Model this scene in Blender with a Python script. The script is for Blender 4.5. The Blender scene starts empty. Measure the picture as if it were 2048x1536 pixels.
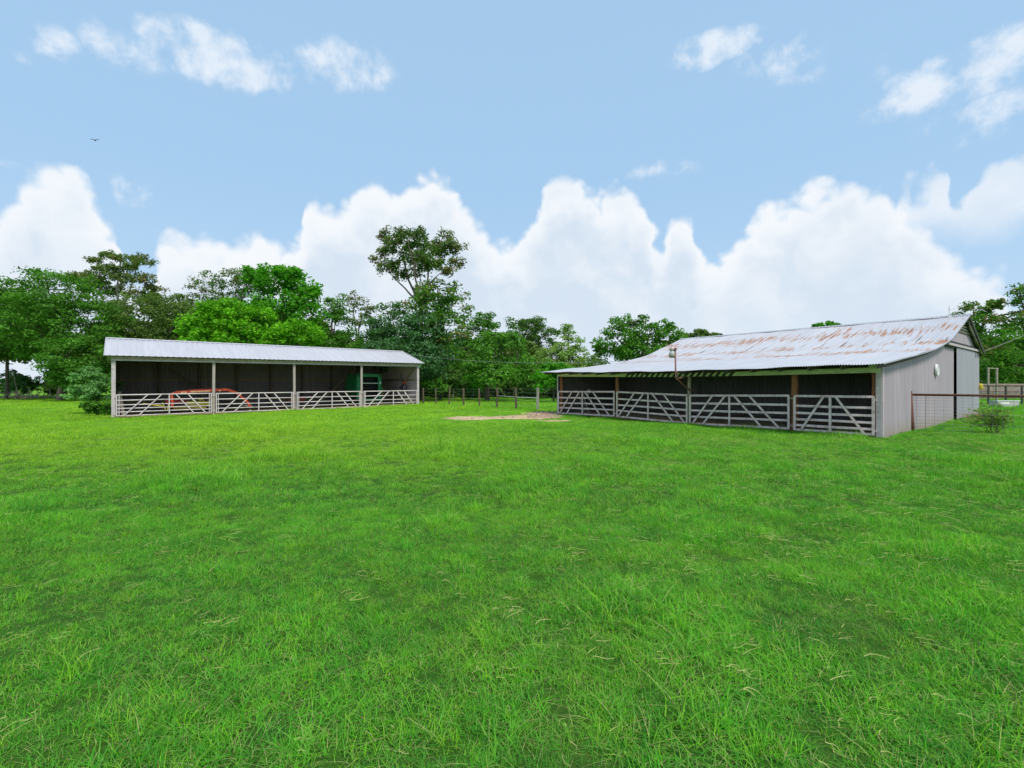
import bpy, math, random
import numpy as np
from mathutils import Vector, Matrix

random.seed(7)
RNG = np.random.default_rng(7)
C = bpy.context.scene.collection
PI = math.pi
F = 935.0          # focal length in photograph pixels (2048 wide)
CAMH = 1.75        # eye height, metres

# ------------------------------------------------------------------ camera, sky, sun
scene = bpy.context.scene
cam_d = bpy.data.cameras.new("camera")
cam_d.sensor_width = 36.0
cam_d.lens = 36.0 * F / 2048.0
cam_d.clip_start = 0.05
cam_d.clip_end = 3000.0
cam = bpy.data.objects.new("camera", cam_d)
C.objects.link(cam)
cam.location = (0, 0, CAMH)
cam.rotation_euler = (PI / 2, 0, 0)
scene.camera = cam
scene.view_settings.view_transform = 'Standard'
scene.view_settings.look = 'None'
scene.view_settings.gamma = 1.0
scene.view_settings.use_curve_mapping = False
scene.view_settings.exposure = 0.4
scene.cycles.max_bounces = 8
scene.cycles.diffuse_bounces = 4
scene.cycles.glossy_bounces = 2
scene.cycles.use_denoising = True
scene.cycles.denoising_prefilter = 'NONE'      # keeps the blade-scale detail of the pasture
scene.cycles.transmission_bounces = 4
scene.cycles.transparent_max_bounces = 4

SUN_EL = math.radians(56)
SUN_AZ = math.radians(150)
SKY_STRENGTH = 0.10
world = bpy.data.worlds.new("World")
scene.world = world
world.use_nodes = True


class NT:
    """small helper to write node trees as expressions"""
    def __init__(self, nt):
        self.nt = nt
        nt.nodes.clear()

    def n(self, kind, **kw):
        nd = self.nt.nodes.new(kind)
        for k, v in kw.items():
            setattr(nd, k, v)
        return nd

    def put(self, sock, val):
        if isinstance(val, bpy.types.NodeSocket):
            self.nt.links.new(val, sock)
        else:
            sock.default_value = val

    def m(self, op, a, b=0.0, c=0.0, clamp=False):
        nd = self.n('ShaderNodeMath', operation=op, use_clamp=clamp)
        self.put(nd.inputs[0], a)
        self.put(nd.inputs[1], b)
        self.put(nd.inputs[2], c)
        return nd.outputs[0]

    def ss(self, v, a, b):
        """smooth step from a to b"""
        nd = self.n('ShaderNodeMapRange', interpolation_type='SMOOTHSTEP')
        self.put(nd.inputs[0], v)
        self.put(nd.inputs[1], a)
        self.put(nd.inputs[2], b)
        return nd.outputs[0]

    def mix(self, f, a, b, mode='MIX'):
        nd = self.n('ShaderNodeMix', data_type='RGBA', blend_type=mode)
        self.put(nd.inputs[0], f)
        self.put(nd.inputs[6], a)
        self.put(nd.inputs[7], b)
        return nd.outputs[2]

    def noise(self, vec, scale, detail=4.0, rough=0.5, dist=0.0, out=0):
        nd = self.n('ShaderNodeTexNoise')
        if vec is not None:
            self.put(nd.inputs['Vector'], vec)
        nd.inputs['Scale'].default_value = scale
        nd.inputs['Detail'].default_value = detail
        nd.inputs['Roughness'].default_value = rough
        nd.inputs['Distortion'].default_value = dist
        return nd.outputs[out]

    def comb(self, x, y, z=0.0):
        nd = self.n('ShaderNodeCombineXYZ')
        self.put(nd.inputs[0], x)
        self.put(nd.inputs[1], y)
        self.put(nd.inputs[2], z)
        return nd.outputs[0]

    def vscale(self, v, s):
        nd = self.n('ShaderNodeVectorMath', operation='MULTIPLY')
        self.put(nd.inputs[0], v)
        nd.inputs[1].default_value = s
        return nd.outputs[0]


def rgb(r, g, b):
    return (r, g, b, 1.0)


def azel(px, py):
    u = (px - 1024) / F
    return math.atan(u), (768 - py) / F * math.cos(math.atan(u))


def build_world():
    t = NT(world.node_tree)
    sky = t.n('ShaderNodeTexSky', sky_type='NISHITA', sun_disc=False, sun_elevation=SUN_EL, sun_rotation=SUN_AZ)
    sky.air_density = 1.0
    sky.dust_density = 1.4
    sky.ozone_density = 1.0
    tc = t.n('ShaderNodeTexCoord').outputs['Generated']
    sep = t.n('ShaderNodeSeparateXYZ')
    t.put(sep.inputs[0], tc)
    x, y, z = sep.outputs
    az0 = t.m('ARCTAN2', x, y)
    hyp = t.m('SQRT', t.m('ADD', t.m('MULTIPLY', x, x), t.m('MULTIPLY', y, y)))
    el0 = t.m('DIVIDE', z, t.m('MAXIMUM', hyp, 0.02))
    # domain warp
    wn = t.n('ShaderNodeTexNoise')
    t.put(wn.inputs['Vector'], tc)
    wn.inputs['Scale'].default_value = 11.0
    wn.inputs['Detail'].default_value = 5.0
    ws = t.n('ShaderNodeSeparateXYZ')
    t.put(ws.inputs[0], wn.outputs['Color'])
    az = t.m('ADD', az0, t.m('MULTIPLY', t.m('SUBTRACT', ws.outputs[0], 0.5), 0.055))
    el = t.m('ADD', el0, t.m('MULTIPLY', t.m('SUBTRACT', ws.outputs[1], 0.5), 0.045))

    def vor(scale, sm=0.35):
        v = t.n('ShaderNodeTexVoronoi', feature='SMOOTH_F1')
        wv = t.n('ShaderNodeVectorMath', operation='ADD')
        t.put(wv.inputs[0], tc)
        t.put(wv.inputs[1], t.vscale(wn.outputs['Color'], (0.05, 0.05, 0.05)))
        t.put(v.inputs['Vector'], wv.outputs[0])
        v.inputs['Scale'].default_value = scale
        v.inputs['Smoothness'].default_value = sm
        return v.outputs['Distance']

    puff = t.m('ADD', t.m('MULTIPLY', t.m('SUBTRACT', 0.45, vor(17.0)), 0.062),
               t.m('MULTIPLY', t.m('SUBTRACT', 0.45, vor(44.0)), 0.030))
    fine = t.noise(tc, 60.0, 4.0, 0.55)
    puff = t.m('ADD', puff, t.m('MULTIPLY', t.m('SUBTRACT', fine, 0.5), 0.022))

    def curve(pts, v):
        nd = t.n('ShaderNodeFloatCurve')
        c = nd.mapping.curves[0]
        A = [((azel(px, py)[0] + 1.0) / 2.0, azel(px, py)[1]) for px, py in pts]
        c.points[0].location = (0.0, A[0][1])
        c.points[1].location = (1.0, A[-1][1])
        for a, e in A:
            p = c.points.new(a, e)
            p.handle_type = 'AUTO'
        nd.mapping.update()
        t.put(nd.inputs['Value'], t.m('MULTIPLY', t.m('ADD', v, 1.0), 0.5, clamp=True))
        return nd.outputs[0]

    bank = [(-60, 470), (0, 405), (40, 358), (80, 338), (120, 348), (155, 352), (185, 395), (215, 435), (236, 470), (244, 560), (300, 575),
            (318, 480), (350, 452), (390, 445), (440, 462), (480, 472), (515, 478), (545, 492), (580, 478), (604, 455), (618, 405), (660, 402),
            (700, 380), (750, 362), (790, 370), (830, 354), (870, 350), (908, 372), (930, 408), (965, 445), (1015, 480), (1045, 470),
            (1080, 408), (1125, 362), (1165, 378), (1195, 396), (1245, 390), (1285, 412), (1306, 450), (1320, 475), (1345, 434), (1378, 440), (1395, 480),
            (1422, 515), (1470, 482), (1520, 436), (1570, 402), (1620, 380), (1670, 364), (1740, 372), (1785, 396), (1835, 432), (1875, 492), (1930, 530), (2000, 548), (2060, 585)]
    top = curve(bank, az)
    Fb = t.m('ADD', t.m('ADD', t.m('SUBTRACT', top, el), puff), 0.008)
    a_bank = t.ss(Fb, -0.008, 0.034)
    bank2 = [(-60, 740), (1600, 740), (1765, 640), (1792, 380), (1812, 348), (1835, 362), (1870, 324), (1896, 330), (1916, 385), (1950, 345), (2005, 312), (2070, 300)]
    top2 = curve(bank2, az)
    Fc = t.m('ADD', t.m('SUBTRACT', top2, el), puff)
    a2 = t.ss(Fc, -0.004, 0.034)
    low2 = t.ss(t.m('ADD', el0, t.m('MULTIPLY', t.m('SUBTRACT', ws.outputs[2], 0.5), 0.10)), azel(1950, 500)[1], azel(1950, 410)[1])
    a2 = t.m('MULTIPLY', t.m('MULTIPLY', a2, low2), 0.72)
    # thin high wisps
    wis = [(100, 80, 66, 40, .62), (60, 100, 40, 26, .4), (245, 98, 90, 44, .58), (440, 112, 150, 62, .9), (352, 66, 50, 22, .45), (520, 130, 80, 40, .6), (690, 130, 105, 56, .62), (765, 165, 30, 26, .35),
           (1430, 92, 95, 36, .8), (1500, 70, 50, 30, .7), (1560, 115, 100, 44, .5), (1600, 150, 60, 26, .3), (2010, 105, 120, 56, .95), (1960, 150, 110, 50, .6), (1830, 190, 100, 56, .75), (1850, 150, 50, 30, .6), (1950, 235, 130, 60, .45), (2040, 215, 50, 44, .6),
           (1320, 345, 90, 20, .4), (265, 380, 50, 36, .5), (10, 330, 30, 16, .35), (1760, 130, 50, 50, .28)]
    tot = None
    for px, py, rx, ry, s in wis:
        a, e = azel(px, py)
        ca = math.cos(a)
        ra = rx / F * ca * ca * 1.25
        re = ry / F * ca * 1.2
        dx = t.m('MULTIPLY', t.m('SUBTRACT', az, a), 1.0 / ra)
        dy = t.m('MULTIPLY', t.m('SUBTRACT', el, e), 1.0 / re)
        d2 = t.m('ADD', t.m('MULTIPLY', dx, dx), t.m('MULTIPLY', dy, dy))
        w = t.m('MULTIPLY', t.m('MAXIMUM', t.m('SUBTRACT', 1.0, d2), 0.0), s)
        tot = w if tot is None else t.m('MAXIMUM', tot, w)
    wf = t.noise(tc, 24.0, 7.0, 0.60, 0.0)
    dens = t.m('ADD', tot, t.m('MULTIPLY', t.m('SUBTRACT', wf, 0.52), t.m('MULTIPLY', t.m('MINIMUM', t.m('MULTIPLY', tot, 3.0), 1.0), 2.3)))
    a_w = t.m('MULTIPLY', t.ss(dens, 0.08, 1.0), 0.86)
    # clear sky: nishita with a milky veil that thickens to the horizon
    k = 1.0 / SKY_STRENGTH
    veil = t.ss(el0, 0.95, -0.15)
    skyc = t.mix(t.m('ADD', 0.88, t.m('MULTIPLY', veil, 0.08)), sky.outputs[0], rgb(0.305 * k, 0.480 * k, 0.680 * k))
    horizon = t.ss(el0, 0.42, 0.02)
    skyc = t.mix(t.m('MULTIPLY', horizon, 0.5), skyc, rgb(0.47 * k, 0.60 * k, 0.735 * k))
    # cloud body tone
    body = t.noise(tc, 9.0, 6.0, 0.55, 0.4)
    deep = t.ss(t.m('ADD', Fb, t.m('MULTIPLY', t.m('SUBTRACT', t.noise(tc, 5.0, 4.0, 0.55), 0.5), 0.16)), 0.01, 0.12)
    shade = t.m('MULTIPLY', deep, t.m('ADD', 0.35, t.m('MULTIPLY', t.ss(body, 0.30, 0.62), 0.65)))
    white = rgb(0.715 * k, 0.735 * k, 0.76 * k)
    grey = rgb(0.505 * k, 0.585 * k, 0.675 * k)
    cl = t.mix(t.m('MULTIPLY', shade, 0.95), white, grey)
    cl = t.mix(t.m('MULTIPLY', t.ss(t.m('ADD', el0, t.m('MULTIPLY', t.m('SUBTRACT', body, 0.5), 0.25)), 0.22, 0.04), 0.45), cl, rgb(0.545 * k, 0.62 * k, 0.70 * k))
    c2 = t.mix(t.m('MULTIPLY', t.ss(body, 0.35, 0.7), 0.55), white, grey)
    col = t.mix(a_w, skyc, rgb(0.64 * k, 0.69 * k, 0.75 * k))
    col = t.mix(a2, col, c2)
    col = t.mix(t.m('MULTIPLY', a_bank, 0.96), col, cl)
    low = t.ss(el0, 0.0, -0.05)
    col = t.mix(low, col, rgb(0.10 * k, 0.16 * k, 0.06 * k))
    bg = t.n('ShaderNodeBackground')
    bg.inputs['Strength'].default_value = SKY_STRENGTH
    t.put(bg.inputs['Color'], col)
    out = t.n('ShaderNodeOutputWorld')
    t.put(out.inputs[0], bg.outputs[0])


build_world()
sun_d = bpy.data.lights.new("sun", 'SUN')
sun_d.energy = 2.7
sun_d.angle = math.radians(14)
sun_d.color = (1.0, 0.96, 0.90)
sun = bpy.data.objects.new("sun", sun_d)
C.objects.link(sun)
sv = Vector((math.sin(SUN_AZ) * math.cos(SUN_EL), math.cos(SUN_AZ) * math.cos(SUN_EL), math.sin(SUN_EL)))
sun.rotation_euler = (-sv).to_track_quat('-Z', 'Y').to_euler()
sun.location = sv * 60


# ------------------------------------------------------------------ helpers
def at(px, py, Y):
    """point at distance Y along the view axis behind photograph pixel px, py"""
    return Vector(((px - 1024) / F * Y, Y, CAMH + (768 - py) / F * Y))


def smooth(a, b, v):
    t_ = np.clip((v - a) / (b - a), 0, 1)
    return t_ * t_ * (3 - 2 * t_)


def ground_z(x, y):
    x = np.asarray(x, float)
    y = np.asarray(y, float)
    z = -0.27 * smooth(4, 24, -x) * smooth(8, 24, y)
    z = z + 0.10 * np.exp(-((x + 1) ** 2 / 70 + (y - 34) ** 2 / 60))
    z = z + 0.16 * smooth(17, 30, x) * smooth(14, 26, y)
    near = 1 - smooth(30, 70, np.hypot(x, y))
    z = z + near * 0.022 * (np.sin(x * 1.3 + 0.7 * y) * np.cos(y * 0.9 - 0.4 * x) + 0.8 * np.sin(x * 0.45 + 1.0) * np.sin(y * 0.5))
    return z


def gz(x, y):
    return float(ground_z(x, y))


def tag(o, label=None, cat=None, group=None, kind=None):
    if label:
        o['label'] = label
    if cat:
        o['category'] = cat
    if group:
        o['group'] = group
    if kind:
        o['kind'] = kind
    return o


def empty(name, loc, rz=0.0, label=None, cat=None, group=None):
    o = bpy.data.objects.new(name, None)
    C.objects.link(o)
    o.location = loc
    o.rotation_euler = (0, 0, rz)
    o.empty_display_size = 0.3
    return tag(o, label, cat, group)


class MB:
    def __init__(self):
        self.v, self.f = [], []

    def quad_strip(self, rings, closed=True, caps=True):
        b = len(self.v)
        n = len(rings[0])
        for r in rings:
            self.v.extend([tuple(p) for p in r])
        for i in range(len(rings) - 1):
            for j in range(n if closed else n - 1):
                a = b + i * n + j
                c = b + i * n + (j + 1) % n
                self.f.append((a, c, c + n, a + n))
        if caps and closed:
            self.f.append(tuple(b + j for j in reversed(range(n))))
            e = b + (len(rings) - 1) * n
            self.f.append(tuple(e + j for j in range(n)))
        return self

    def box(self, c, s, rot=None):
        c = Vector(c)
        hx, hy, hz = s[0] / 2, s[1] / 2, s[2] / 2
        R = rot if rot is not None else Matrix.Identity(3)
        ring = [(-hx, -hy), (hx, -hy), (hx, hy), (-hx, hy)]
        return self.quad_strip([[c + R @ Vector((x, y, z)) for x, y in ring] for z in (-hz, hz)])

    def bar(self, p0, p1, w, h, up=(0, 0, 1), chamfer=0.0):
        """rectangular bar from p0 to p1, w across, h along up"""
        p0, p1 = Vector(p0), Vector(p1)
        d = (p1 - p0).normalized()
        s = d.cross(Vector(up))
        if s.length < 1e-4:
            s = d.cross(Vector((1, 0, 0)))
        s.normalize()
        u = s.cross(d).normalized()
        if chamfer:
            k = chamfer
            ring = [(-w / 2 + k, -h / 2), (w / 2 - k, -h / 2), (w / 2, -h / 2 + k), (w / 2, h / 2 - k), (w / 2 - k, h / 2), (-w / 2 + k, h / 2), (-w / 2, h / 2 - k), (-w / 2, -h / 2 + k)]
        else:
            ring = [(-w / 2, -h / 2), (w / 2, -h / 2), (w / 2, h / 2), (-w / 2, h / 2)]
        return self.quad_strip([[p + s * a + u * b for a, b in ring] for p in (p0, p1)])

    def tube(self, pts, r, n=8):
        pts = [Vector(p) for p in pts]
        rs = r if isinstance(r, (list, tuple)) else [r] * len(pts)
        rings = []
        prev = None
        for i, p in enumerate(pts):
            d = (pts[min(i + 1, len(pts) - 1)] - pts[max(i - 1, 0)]).normalized()
            s = prev - d * prev.dot(d) if prev is not None else d.cross(Vector((0, 0, 1)))
            if s.length < 1e-3:
                s = d.cross(Vector((1, 0, 0)))
            s.normalize()
            prev = s
            u = s.cross(d)
            rings.append([p + (s * math.cos(2 * PI * j / n) + u * math.sin(2 * PI * j / n)) * rs[i] for j in range(n)])
        return self.quad_strip(rings)

    def lathe(self, c, prof, n=20, axis=(0, 0, 1)):
        """prof: (radius, height) list, spun about axis through c"""
        c = Vector(c)
        ax = Vector(axis).normalized()
        s = ax.orthogonal().normalized()
        u = ax.cross(s)
        rings = [[c + ax * h + (s * math.cos(2 * PI * j / n) + u * math.sin(2 * PI * j / n)) * max(r, 1e-4) for j in range(n)] for r, h in prof]
        return self.quad_strip(rings)

    def build(self, name, mat, parent=None, smooth_shade=False):
        me = bpy.data.meshes.new(name)
        me.from_pydata(self.v, [], self.f)
        me.update()
        if smooth_shade:
            me.polygons.foreach_set('use_smooth', [True] * len(me.polygons))
        me.materials.append(mat)
        o = bpy.data.objects.new(name, me)
        C.objects.link(o)
        if parent is not None:
            o.parent = parent
        return o


def np_mesh(name, verts, quads, mat, parent=None, attrs=None, smooth_shade=False, uv=None):
    me = bpy.data.meshes.new(name)
    nv, nf = len(verts), len(quads)
    k = quads.shape[1]
    me.vertices.add(nv)
    me.vertices.foreach_set('co', np.ascontiguousarray(verts, dtype=np.float32).ravel())
    me.loops.add(nf * k)
    me.loops.foreach_set('vertex_index', np.ascontiguousarray(quads, dtype=np.int32).ravel())
    me.polygons.add(nf)
    me.polygons.foreach_set('loop_start', np.arange(0, nf * k, k, dtype=np.int32))
    me.polygons.foreach_set('loop_total', np.full(nf, k, dtype=np.int32))
    if smooth_shade:
        me.polygons.foreach_set('use_smooth', np.ones(nf, dtype=bool))
    me.update(calc_edges=True)
    for an, (typ, arr) in (attrs or {}).items():
        a = me.attributes.new(an, typ, 'POINT')
        a.data.foreach_set('value' if typ == 'FLOAT' else ('vector' if typ == 'FLOAT_VECTOR' else 'color'), np.ascontiguousarray(arr, dtype=np.float32).ravel())
    me.materials.append(mat)
    o = bpy.data.objects.new(name, me)
    C.objects.link(o)
    if parent is not None:
        o.parent = parent
    return o


def grid_mesh(name, P, mat, parent=None, attrs=None, smooth_shade=True):
    """P: array (rows, cols, 3)"""
    r, c = P.shape[:2]
    i = np.arange((r - 1) * (c - 1))
    a = (i // (c - 1)) * c + i % (c - 1)
    q = np.stack([a, a + 1, a + 1 + c, a + c], 1)
    return np_mesh(name, P.reshape(-1, 3), q, mat, parent, attrs, smooth_shade)


# ------------------------------------------------------------------ materials
def mat_new(name):
    m = bpy.data.materials.new(name)
    m.use_nodes = True
    return m, NT(m.node_tree)


def finish(t, col, rough=0.7, metal=0.0, bump=None, spec=0.4):
    p = t.n('ShaderNodeBsdfPrincipled')
    t.put(p.inputs['Base Color'], col)
    t.put(p.inputs['Roughness'], rough)
    t.put(p.inputs['Metallic'], metal)
    p.inputs['Specular IOR Level'].default_value = spec
    if bump is not None:
        b = t.n('ShaderNodeBump')
        b.inputs['Strength'].default_value = bump[1]
        b.inputs['Distance'].default_value = bump[2]
        t.put(b.inputs['Height'], bump[0])
        t.put(p.inputs['Normal'], b.outputs[0])
    o = t.n('ShaderNodeOutputMaterial')
    t.put(o.inputs[0], p.outputs[0])


def mat_plain(name, col, var=0.25, scale=6.0, rough=0.6, metal=0.0, dirt=None, dirt_amt=0.5, stretch=(1, 1, 1), bump=0.0, spec=0.4):
    """one colour with blotches, grain and optional dirt"""
    m, t = mat_new(name)
    tc = t.n('ShaderNodeTexCoord').outputs['Object']
    v = t.vscale(tc, stretch)
    n1 = t.noise(v, scale, 6.0, 0.6)
    n2 = t.noise(v, scale * 5.3, 3.0, 0.6)
    lo = rgb(*[c * (1 - var) for c in col])
    hi = rgb(*[min(1, c * (1 + var)) for c in col])
    c = t.mix(t.ss(n1, 0.28, 0.72), lo, hi)
    c = t.mix(t.m('MULTIPLY', t.ss(n2, 0.45, 0.75), var), c, lo)
    if dirt:
        n3 = t.noise(v, scale * 1.7, 8.0, 0.65, 0.5)
        c = t.mix(t.m('MULTIPLY', t.ss(n3, 0.52, 0.66), dirt_amt), c, rgb(*dirt))
    finish(t, c, rough, metal, (n2, bump, 0.01) if bump else None, spec)
    return m


M = {}
M['left_paint'] = mat_plain('pink_white_gate_paint', (0.66, 0.565, 0.56), 0.10, 3.0, 0.45, dirt=(0.42, 0.28, 0.19), dirt_amt=0.55)
M['right_paint'] = mat_plain('weathered_gate_paint', (0.72, 0.555, 0.53), 0.18, 4.0, 0.5, dirt=(0.27, 0.17, 0.11), dirt_amt=0.6)
M['post_wood'] = mat_plain('weathered_post_wood', (0.40, 0.34, 0.30), 0.25, 5.0, 0.85, dirt=(0.20, 0.15, 0.11), dirt_amt=0.5, stretch=(8, 8, 1), bump=0.3)
M['trim_paint'] = mat_plain('pale_trim_paint', (0.52, 0.44, 0.445), 0.14, 4.0, 0.6, dirt=(0.25, 0.22, 0.17), dirt_amt=0.5)
M['beam_wood'] = mat_plain('olive_stained_beam_wood', (0.42, 0.34, 0.245), 0.3, 3.0, 0.85, dirt=(0.08, 0.07, 0.045), dirt_amt=0.6, stretch=(1, 6, 6), bump=0.3)
M['red_post'] = mat_plain('rust_stained_post_wood', (0.30, 0.125, 0.055), 0.35, 4.0, 0.85, dirt=(0.13, 0.055, 0.03), dirt_amt=0.6, stretch=(7, 7, 0.8), bump=0.4)
M['grey_post'] = mat_plain('pale_grey_post_wood', (0.40, 0.34, 0.23), 0.25, 4.0, 0.85, dirt=(0.22, 0.11, 0.06), dirt_amt=0.5, stretch=(7, 7, 0.8), bump=0.4)
M['dark_wood'] = mat_plain('dark_old_timber', (0.12, 0.095, 0.075), 0.3, 4.0, 0.9, stretch=(2, 2, 2), bump=0.3)
M['brown_wood'] = mat_plain('brown_old_timber', (0.24, 0.185, 0.12), 0.3, 4.0, 0.9, stretch=(2, 2, 2), bump=0.3)
M['grass_lit_wood'] = mat_plain('timber_with_grass_bounce', (0.58, 0.62, 0.38), 0.18, 3.0, 0.8, dirt=(0.14, 0.17, 0.07), dirt_amt=0.5, stretch=(1, 6, 6), bump=0.2)  # green bounce light from the grass painted into the beam's colour
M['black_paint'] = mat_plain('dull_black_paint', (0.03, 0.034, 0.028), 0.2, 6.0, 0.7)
M['fence_wood'] = mat_plain('split_cedar_post_wood', (0.125, 0.088, 0.055), 0.4, 9.0, 0.95, dirt=(0.22, 0.18, 0.13), dirt_amt=0.4, stretch=(5, 5, 0.7), bump=0.6)
M['wire'] = mat_plain('galvanised_wire', (0.33, 0.33, 0.34), 0.15, 8.0, 0.5, 0.3)
M['dark_wire'] = mat_plain('weathered_mesh_wire', (0.20, 0.19, 0.19), 0.2, 8.0, 0.6, 0.2)
M['white_pipe'] = mat_plain('white_plastic_pipe', (0.74, 0.73, 0.70), 0.06, 8.0, 0.5)
M['rust_pipe'] = mat_plain('rusted_pipe_steel', (0.135, 0.052, 0.032), 0.35, 9.0, 0.75, dirt=(0.23, 0.10, 0.055), dirt_amt=0.6, bump=0.3)
M['red_pipe'] = mat_plain('dark_red_corral_pipe', (0.15, 0.06, 0.05), 0.3, 9.0, 0.7, dirt=(0.28, 0.2, 0.18), dirt_amt=0.4)
M['grey_pipe'] = mat_plain('dark_grey_steel_post', (0.075, 0.07, 0.068), 0.25, 9.0, 0.7)
M['lamp_pole'] = mat_plain('brown_lamp_pipe', (0.22, 0.105, 0.08), 0.25, 9.0, 0.7, dirt=(0.12, 0.05, 0.04), dirt_amt=0.5)
M['lamp_cap'] = mat_plain('pinkish_lamp_housing', (0.55, 0.43, 0.41), 0.12, 9.0, 0.5, dirt=(0.36, 0.24, 0.2), dirt_amt=0.5)
M['lamp_glass'] = mat_plain('dusty_lamp_lens', (0.50, 0.53, 0.53), 0.08, 20.0, 0.25, spec=0.6)
M['lamp_rim'] = mat_plain('olive_lamp_skirt', (0.27, 0.25, 0.15), 0.2, 9.0, 0.5)
M['white_enamel'] = mat_plain('white_dial_enamel', (0.78, 0.76, 0.75), 0.05, 9.0, 0.4)
M['orange'] = mat_plain('orange_machine_paint', (0.50, 0.065, 0.025), 0.25, 5.0, 0.4, dirt=(0.24, 0.06, 0.03), dirt_amt=0.45)
M['dark_red'] = mat_plain('dull_red_machine_paint', (0.30, 0.035, 0.03), 0.25, 5.0, 0.5, dirt=(0.1, 0.04, 0.03), dirt_amt=0.5)
M['yellow'] = mat_plain('yellow_guard_paint', (0.72, 0.62, 0.05), 0.2, 5.0, 0.5, dirt=(0.25, 0.2, 0.05), dirt_amt=0.5)
M['cream'] = mat_plain('cream_decal', (0.80, 0.70, 0.40), 0.03, 5.0, 0.5)
M['green_machine'] = mat_plain('green_machine_paint', (0.012, 0.21, 0.075), 0.2, 3.0, 0.4, dirt=(0.02, 0.09, 0.04), dirt_amt=0.4)
M['rubber'] = mat_plain('black_rubber', (0.022, 0.022, 0.022), 0.2, 9.0, 0.85)
M['steel'] = mat_plain('dull_steel', (0.16, 0.16, 0.16), 0.25, 9.0, 0.5, 0.4)
M['mint'] = mat_plain('pale_mint_plate', (0.62, 0.74, 0.66), 0.05, 5.0, 0.4)
M['sack'] = mat_plain('pale_sack_cloth', (0.56, 0.54, 0.55), 0.12, 12.0, 0.9)
M['ladder'] = mat_plain('greyed_ladder_wood', (0.42, 0.38, 0.37), 0.2, 6.0, 0.85)
M['trough'] = mat_plain('pale_concrete_trough', (0.47, 0.46, 0.43), 0.2, 5.0, 0.8, dirt=(0.25, 0.25, 0.2), dirt_amt=0.5)
M['yellow_box'] = mat_plain('yellow_plastic', (0.50, 0.38, 0.03), 0.15, 6.0, 0.5)
M['board_grey'] = mat_plain('greyed_fence_board', (0.32, 0.26, 0.235), 0.3, 3.0, 0.9, stretch=(2, 2, 2))
M['frame_wood'] = mat_plain('grey_frame_timber', (0.31, 0.275, 0.21), 0.25, 5.0, 0.85)
M['bird'] = mat_plain('dark_blue_feathers', (0.012, 0.03, 0.06), 0.2, 20.0, 0.6)
M['bark'] = mat_plain('grey_brown_bark', (0.115, 0.09, 0.07), 0.4, 6.0, 0.95, dirt=(0.22, 0.19, 0.16), dirt_amt=0.4, stretch=(3, 3, 0.7), bump=0.8)
M['pale_bark'] = mat_plain('pale_grey_bark', (0.26, 0.23, 0.19), 0.35, 6.0, 0.95, dirt=(0.12, 0.1, 0.08), dirt_amt=0.5, stretch=(3, 3, 0.7), bump=0.6)
M['dry_stick'] = mat_plain('bleached_dead_branch', (0.36, 0.28, 0.22), 0.3, 6.0, 0.9)
M['stone'] = mat_plain('pale_rubble_stone', (0.46, 0.34, 0.25), 0.3, 2.0, 0.9, dirt=(0.30, 0.2, 0.16), dirt_amt=0.5, bump=0.5)
M['soil'] = mat_plain('trampled_barn_dirt', (0.38, 0.27, 0.165), 0.3, 1.2, 1.0, dirt=(0.14, 0.10, 0.06), dirt_amt=0.5, bump=0.6)


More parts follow.
